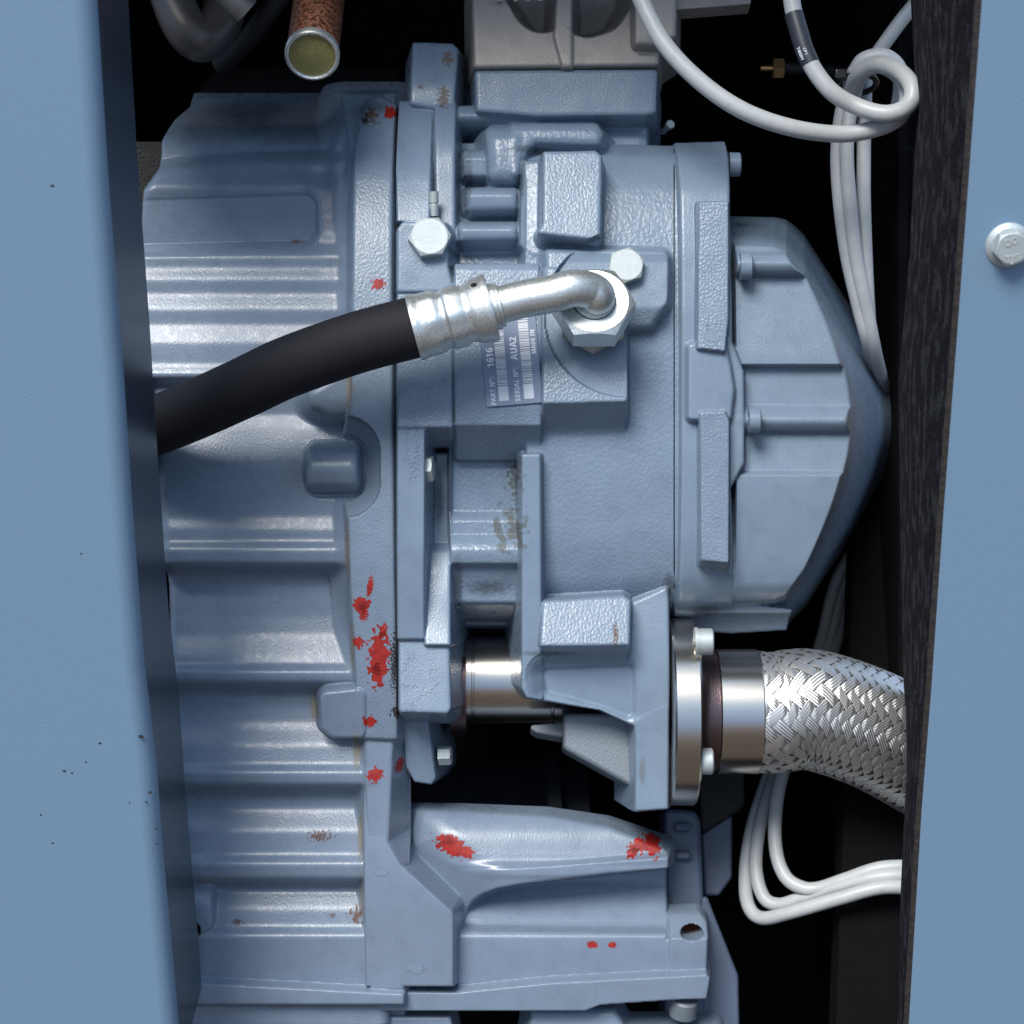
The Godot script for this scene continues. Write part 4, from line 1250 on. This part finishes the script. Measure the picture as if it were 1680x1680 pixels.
# ------------------------------------------------------------------ outlet flange, pipe and braided hose
func build_braid() -> void:
	var tube := thing("steel_coupling", "bare steel tube between the flange foot and the web of the compressor", "pipe", P(830, 1180, -120))
	var o0 := origin_of(tube)
	var x := Vector3(1, 0, 0)
	part("tube", commit(lathe([Vector2(0, 0), Vector2(37.5, 0), Vector2(38.5, 1), Vector2(38.5, 9), Vector2(37.6, 9.6), Vector2(37.6, 11), Vector2(38.5, 11.6), Vector2(38.5, 78), Vector2(37.6, 78.6), Vector2(37.6, 80), Vector2(38.5, 81), Vector2(38.5, 110), Vector2(0, 110)], P(758, 1115, -125), x, 64), o0), M.steel, tube)
	part("ring", commit(lathe([Vector2(30, 0), Vector2(43, 0), Vector2(43, 14), Vector2(30, 14)], P(740, 1128, -125), x, 64), o0), M.weld, tube)
	var root := thing("braided_hose", "silver braided metal hose on a steel flange at the lower right", "hose", P(1300, 1260, -60))
	var org := origin_of(root)
	var c := P(1096, 1167, -52)
	part("flange_disc", commit(lathe([Vector2(40, 0), Vector2(77.5, 0), Vector2(79, 1.5), Vector2(79, 20.5), Vector2(77.5, 22), Vector2(40, 22)], c, x, 72), org), M.steel, root)
	part("weld_ring", commit(lathe([Vector2(50, 22), Vector2(55, 23), Vector2(52, 26), Vector2(50.5, 32), Vector2(50.5, 41), Vector2(52, 43)], c, x, 72), org), M.weld, root, "purple brown heat tinted weld neck")
	part("collar", commit(lathe([Vector2(51, 40), Vector2(52.6, 41), Vector2(52.6, 75), Vector2(51.6, 76), Vector2(48, 76)], c, x, 72), org), M.steel, root)
	for f in [[1053, 1140, 8.0], [1249, 1140, 2.0]]:
		var p := P(f[1] - 1, f[0], f[2])
		var b := part("bolt", commit(lathe([Vector2(12, 0), Vector2(12, 2.6), Vector2(0, 2.6)], p, x, 32), org), M.bolt, root, "zinc socket cap bolt of the flange")
		part("bolt_head", commit(lathe([Vector2(11.0, 2.6), Vector2(11.0, 14.0), Vector2(10.0, 15.2), Vector2(6.0, 15.2), Vector2(6.0, 10), Vector2(0, 10)], p, x, 32), org), M.bolt, b)
		part("bolt_end", commit(lathe([Vector2(6, 0), Vector2(6, 6), Vector2(0, 6)], p + Vector3(0, -11, -4), x, 20), org), M.zinc_yellow, b)
	# braid: carriers of flat wire wound both ways, two over and two under
	var path := spline([c + Vector3(72, 0, 0), c + Vector3(90, -1, 0), P(1330, 1164, -56), P(1420, 1192, -68), P(1490, 1228, -88), P(1560, 1272, -118), P(1620, 1320, -150)], 24)
	var fr := frames(path)
	var lens := PackedFloat32Array([0.0])
	for k in range(1, path.size()): lens.append(lens[k - 1] + path[k].distance_to(path[k - 1]))
	var total := lens[lens.size() - 1]
	part("inner_hose", commit(sweep(path, [48.6], 40, false), org), M.gap, root)
	var R := 50.2
	var N := 24
	var pitch := 238.0                     # mm for one turn
	var at := func(s: float, ang: float, rad: float) -> Array:
		var k := 0
		s = clampf(s, 0.0, total - 0.01)
		k = lens.bsearch(s) - 1
		k = clampi(k, 0, path.size() - 2)
		var f := (s - lens[k]) / maxf(lens[k + 1] - lens[k], 0.001)
		var p := path[k].lerp(path[k + 1], f)
		var sd: Vector3 = (fr[1][k] as Vector3).lerp(fr[1][k + 1], f)
		var up: Vector3 = (fr[2][k] as Vector3).lerp(fr[2][k + 1], f)
		var d := (sd * cos(ang) + up * sin(ang)).normalized()
		return [p + d * rad, d]
	var steps := int(total / 1.3)
	for hand in [1, -1]:
		for q in N:
			var m := MB.new()
			var a0 := TAU * q / N
			var half := PI / N * 0.9
			for k in steps + 1:
				var s := total * k / steps
				var ang: float = a0 + hand * TAU * s / pitch
				# where the two families cross: they swap over and under every second crossing
				var xc: float = 2.0 * s / pitch * N
				var t4: float = (2.0 * q + xc * hand - 0.5) * 0.25
				var over: float = clampf(cos(TAU * t4) * 2.4, -1.0, 1.0) * hand
				var turn_: float = -sin(TAU * t4) * (1.0 if absf(over) < 0.999 else 0.0)
				var t: Vector3 = fr[0][clampi(lens.bsearch(s), 0, path.size() - 1)]
				for e in 13:              # four round wires side by side
					var f := -1.0 + e / 6.0
					var w4 := fposmod(e / 3.0, 1.0)
					var lean := [0.0, -0.27, 0.27][e % 3] as float
					var rad: float = R + over * 0.95 + (-0.22 if e % 3 == 0 else 0.0)
					var pt: Array = at.call(s, ang + half * f, rad)
					var nn: Vector3 = pt[1]
					var side := t.cross(nn).normalized()
					var along: Vector3 = (t * 0.6 + side * (0.8 * hand)).normalized()
					var across: Vector3 = nn.cross(along).normalized()
					if across.dot(side) < 0.0: across = -across
					m.add(pt[0], (nn - t * turn_ * 0.3 + across * lean).normalized())
			for k in steps:
				for e in 12:
					var a := k * 13 + e
					m.tri(a, a + 1, a + 13); m.tri(a + 1, a + 14, a + 13)
			part("braid_strand", commit(m, org), M.strand, root)

# ------------------------------------------------------------------ cables
func cable(called: String, label: String, pts: Array, rad: float, group := "") -> Node3D:
	var lo: Vector3 = pts[0]
	for p in pts:
		if p.y < lo.y: lo = p
	var root := thing(called, label, "cable", lo, group)
	part("sheath", commit(sweep(spline(pts, 12), [rad], 18), origin_of(root)), M.cable, root)
	return root

func build_cables() -> void:
	cable("white_cable", "white cable sagging across the front from the valve to the loop at the right", [P(1030, -60, 30), P(1052, 0, 38), P(1090, 72, 45), P(1150, 135, 50), P(1220, 182, 52), P(1300, 210, 48), P(1380, 220, 40), P(1440, 210, 42), P(1474, 192, 48), P(1489, 165, 46), P(1484, 136, 34), P(1462, 114, 8), P(1430, 105, -27), P(1402, 120, -34), P(1390, 180, -60)], 6.9)
	var r := cable("white_cable", "white cable with a dark printed sleeve, curling back into a loop", [P(1296, -60, 46), P(1299, 0, 48), P(1310, 50, 50), P(1330, 105, 52), P(1362, 148, 54), P(1400, 172, 52), P(1445, 186, 58), P(1478, 181, 64), P(1496, 162, 68), P(1493, 136, 62), P(1470, 114, 40), P(1438, 107, 14), P(1410, 122, -10), P(1394, 150, -40)], 6.9)
	var sl := [P(1302, 22, 48.6), P(1310, 50, 50), P(1319, 80, 51.2), P(1329.5, 104, 52)]
	part("sleeve", commit(sweep(spline(sl, 8), [7.5], 24), origin_of(r)), M.sleeve, r, "dark grey printed sleeve")
	for t in [["T40091", P(1313, 88, 58.9), 2.4], ["CP1", P(1321, 84, 59.3), 2.4]]:
		put_text(text(t[0], t[2], 0.05), r, t[1], Vector3(0.36, -0.93, 0), Vector3(0.93, 0.36, 0.1), M.print)
	cable("white_cable", "white cable rising from the loop to the top of the right panel", [P(1404, 116, -18), P(1418, 98, -10), P(1450, 92, -6), P(1474, 112, -6), P(1478, 150, -10), P(1470, 186, -22), P(1462, 200, -40)], 6.6)
	cable("white_cable", "short white cable end slanting up behind the foam strip", [P(1424, 110, -48), P(1452, 70, -40), P(1480, 32, -34), P(1510, -4, -30)], 6.0)
	var g := "white cables hanging in a bundle at the right"
	cable("white_cable", "leftmost white cable of the hanging bundle, beside the domed cover", [P(1400, 130, -46), P(1382, 180, -50), P(1374, 250, -52), P(1378, 330, -54), P(1390, 420, -60), P(1408, 500, -70), P(1426, 570, -90), P(1444, 650, -180), P(1440, 760, -260), P(1410, 880, -290), P(1370, 960, -300), P(1345, 1060, -290), P(1300, 1180, -240), P(1262, 1270, -200), P(1236, 1350, -170), P(1224, 1420, -150), P(1226, 1480, -130), P(1249, 1506, -115), P(1300, 1496, -95), P(1380, 1473, -80), P(1447, 1456, -74), P(1520, 1458, -74)], 6.1, g)
	cable("white_cable", "middle white cable of the hanging bundle, turning in the tighter inner bend below", [P(1408, 130, -40), P(1394, 190, -42), P(1389, 250, -43), P(1394, 330, -46), P(1404, 420, -54), P(1420, 500, -66), P(1436, 580, -92), P(1452, 660, -182), P(1450, 770, -260), P(1424, 880, -296), P(1384, 960, -306), P(1358, 1060, -290), P(1310, 1180, -230), P(1272, 1270, -190), P(1248, 1350, -160), P(1240, 1420, -140), P(1252, 1470, -126), P(1277, 1484, -118), P(1315, 1474, -108), P(1380, 1453, -92), P(1447, 1438, -80), P(1520, 1438, -78)], 6.1, g)
	cable("white_cable", "rightmost white cable of the hanging bundle, next to the black foam", [P(1420, 130, -52), P(1418, 190, -52), P(1417, 250, -54), P(1417, 330, -56), P(1420, 420, -62), P(1424, 500, -72), P(1430, 570, -94), P(1450, 660, -186), P(1456, 780, -270), P(1432, 890, -310), P(1400, 960, -316), P(1370, 1060, -290), P(1320, 1180, -210), P(1284, 1270, -160), P(1272, 1340, -140), P(1274, 1400, -124), P(1290, 1440, -112), P(1318, 1457, -104), P(1345, 1457, -100), P(1387, 1443, -92), P(1447, 1424, -84), P(1520, 1422, -82)], 6.1, g)
	var tie := thing("cable_tie", "black cable tie round the cable bundle where the loops cross", "cable tie", P(1405, 132, -30))
	var ring := []
	for k in 17:
		var a := TAU * k / 16
		ring.append(P(1406, 134, -34) + Vector3(16.0 * cos(a), 5.0 * sin(a) - 2.0, 15.0 * sin(a)))
	part("strap", commit(sweep(spline(ring, 3), [2.6], 8, false), origin_of(tie)), M.tie, tie)
	part("head", commit(px_slab([1370, 112, 1390, 112, 1390, 130, 1370, 130], -20, 8, 1.5, 1), origin_of(tie)), M.tie, tie)

# ------------------------------------------------------------------ what stands behind and above
func build_extras() -> void:
	var n := Vector3(0.0, -0.66, 0.75)
	var root := thing("tube_stub", "rusty brown threaded tube with an olive end plug, at the top", "tube", P(512, 92, 60))
	var org := origin_of(root)
	var c := P(512, 91, 60)
	var ax := Vector3(0.0, -0.66, 0.75)
	var back := Vector3(0.0, 0.72, -0.69).normalized()
	var pr := []
	for k in 60: pr.append(Vector2(20.4 + (0.35 if k % 2 else 0.0), 60.0 * 1.6 - k * 1.6))
	part("tube", commit(lathe(pr, c, back, 48, 60), org), M.copper, root)
	part("rim", commit(lathe([Vector2(20.6, -7), Vector2(21.6, -6), Vector2(21.8, 0), Vector2(21.0, 1.4), Vector2(19.6, 1.6), Vector2(18.6, 0.8), Vector2(18.4, -1)], c, ax, 56), org), M.zinc, root)
	part("end_plug", commit(lathe([Vector2(19, -1.2), Vector2(12, -0.4), Vector2(0, 0.0)], c, ax, 48), org), M.olive, root)
	# dark grey hose bend, top left
	var h := thing("hose_bend", "dark grey hose bent into a U at the top left corner", "hose", P(330, 100, -60))
	part("hose", commit(sweep(spline([P(270, -60, -60), P(284, 0, -58), P(306, 48, -56), P(330, 66, -60), P(356, 44, -72), P(372, 0, -84), P(380, -60, -90)], 12), [18.5], 28), origin_of(h)), M.dark_hose, h)
	part("cuff", commit(sweep(spline([P(352, -40, -66), P(384, 0, -66), P(404, 20, -70)], 8), [13.0], 24), origin_of(h)), M.beige, h, "pale metal cuff")
	var rod := thing("grey_pipe", "thin grey pipe slanting behind the hose bend", "pipe", P(410, 60, -110))
	part("pipe", commit(sweep(spline([P(360, 110, -140), P(410, 60, -120), P(470, -20, -100)], 8), [9.0], 20), origin_of(rod)), M.motor, rod)
	var mo := thing("motor_housing", "black drum behind the top of the ribbed gear housing", "motor", P(500, 170, -260))
	part("drum", commit(lathe([Vector2(0, 0), Vector2(100, 0), Vector2(112, 10), Vector2(112, 190), Vector2(0, 190)], P(345, 300, -330), Vector3(1, 0, 0), 64), origin_of(mo)), M.motor, mo)
	var sp := thing("support_plate", "grey steel plate left of the gear housing, behind the panel edge", "plate", P(230, 420, -190))
	part("plate", commit(px_slab([190, 232, 268, 232, 268, 420, 190, 420], -175, 8, 1, 1, 0), origin_of(sp)), M.motor, sp)
	# painted steel stand in the shade behind the foot
	var st := thing("machine_stand", "dark blue steel stand in the shade right of the cast foot", "stand", P(1160, 1680, -120))
	org = origin_of(st)
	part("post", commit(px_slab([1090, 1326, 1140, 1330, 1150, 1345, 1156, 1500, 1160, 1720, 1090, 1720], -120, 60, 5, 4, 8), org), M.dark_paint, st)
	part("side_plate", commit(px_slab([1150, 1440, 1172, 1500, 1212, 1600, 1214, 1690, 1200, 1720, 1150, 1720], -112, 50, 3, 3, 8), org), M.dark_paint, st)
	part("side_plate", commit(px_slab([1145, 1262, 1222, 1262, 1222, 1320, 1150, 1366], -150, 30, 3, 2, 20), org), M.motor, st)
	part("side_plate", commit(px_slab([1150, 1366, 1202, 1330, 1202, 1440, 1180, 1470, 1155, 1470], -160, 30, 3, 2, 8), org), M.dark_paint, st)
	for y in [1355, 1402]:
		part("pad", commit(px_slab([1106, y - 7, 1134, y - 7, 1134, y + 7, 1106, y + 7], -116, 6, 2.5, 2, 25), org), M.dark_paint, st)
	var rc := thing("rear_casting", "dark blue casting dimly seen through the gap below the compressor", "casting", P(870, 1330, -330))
	part("drum", commit(lathe([Vector2(0, 0), Vector2(70, 0), Vector2(84, 12), Vector2(88, 60), Vector2(88, 170), Vector2(0, 170)], P(690, 1400, -360), Vector3(1, 0.05, 0), 48), origin_of(rc)), M.deep_blue_paint, rc)
	part("flange", commit(lathe([Vector2(0, 0), Vector2(100, 0), Vector2(102, 2), Vector2(102, 14), Vector2(0, 16)], P(900, 1400, -340), Vector3(1, 0.05, 0), 48), origin_of(rc)), M.deep_blue_paint, rc)
	for q in [[1097, 207], [1099, 97]]:
		var sc := thing("small_screw", "small screw glinting in the dark beside the inlet flange" if q[1] > 150 else "small screw glinting in the dark beside the bare valve casting", "screw", P(q[0], q[1], -110))
		part("head", commit(hex_head(P(q[0], q[1], -110), Vector3(0.3, 0.2, 1), 7.0, 5.0, 0.3), origin_of(sc)), M.bolt, sc)
		part("shank", commit(lathe([Vector2(0, -14), Vector2(2.5, -14), Vector2(2.5, 0.5), Vector2(0, 0.5)], P(q[0], q[1], -110), Vector3(0.3, 0.2, 1), 16), origin_of(sc)), M.bolt, sc)
	# brass fitting deep in the dark
	var bf := thing("brass_fitting", "small brass fitting in the dark between the cables and the cover", "fitting", P(1275, 112, -200))
	org = origin_of(bf)
	part("body", commit(hex_head(P(1268, 112, -200), Vector3(1, 0, 0), 17.0, 10.0, 0.2), org), M.brass, bf)
	part("pipe", commit(lathe([Vector2(0, 0), Vector2(6, 0), Vector2(6, 120), Vector2(0, 120)], P(1285, 112, -200), Vector3(1, 0, -0.25), 24), org), M.motor, bf)
	part("stem", commit(lathe([Vector2(0, 0), Vector2(2.6, 0), Vector2(3, 12), Vector2(0, 12)], P(1248, 112, -200), Vector3(1, 0, 0), 20), org), M.brass, bf)
	# hinge bar deep behind the cables, right wall
	var bar := thing("frame_post", "black steel frame post standing behind the white cables", "post", P(1440, 1680, -260))
	part("post", commit(px_slab([1425, 240, 1500, 240, 1520, 1720, 1370, 1720, 1400, 900], -190, 40, 3, 1, 18), origin_of(bar)), M.inside, bar)
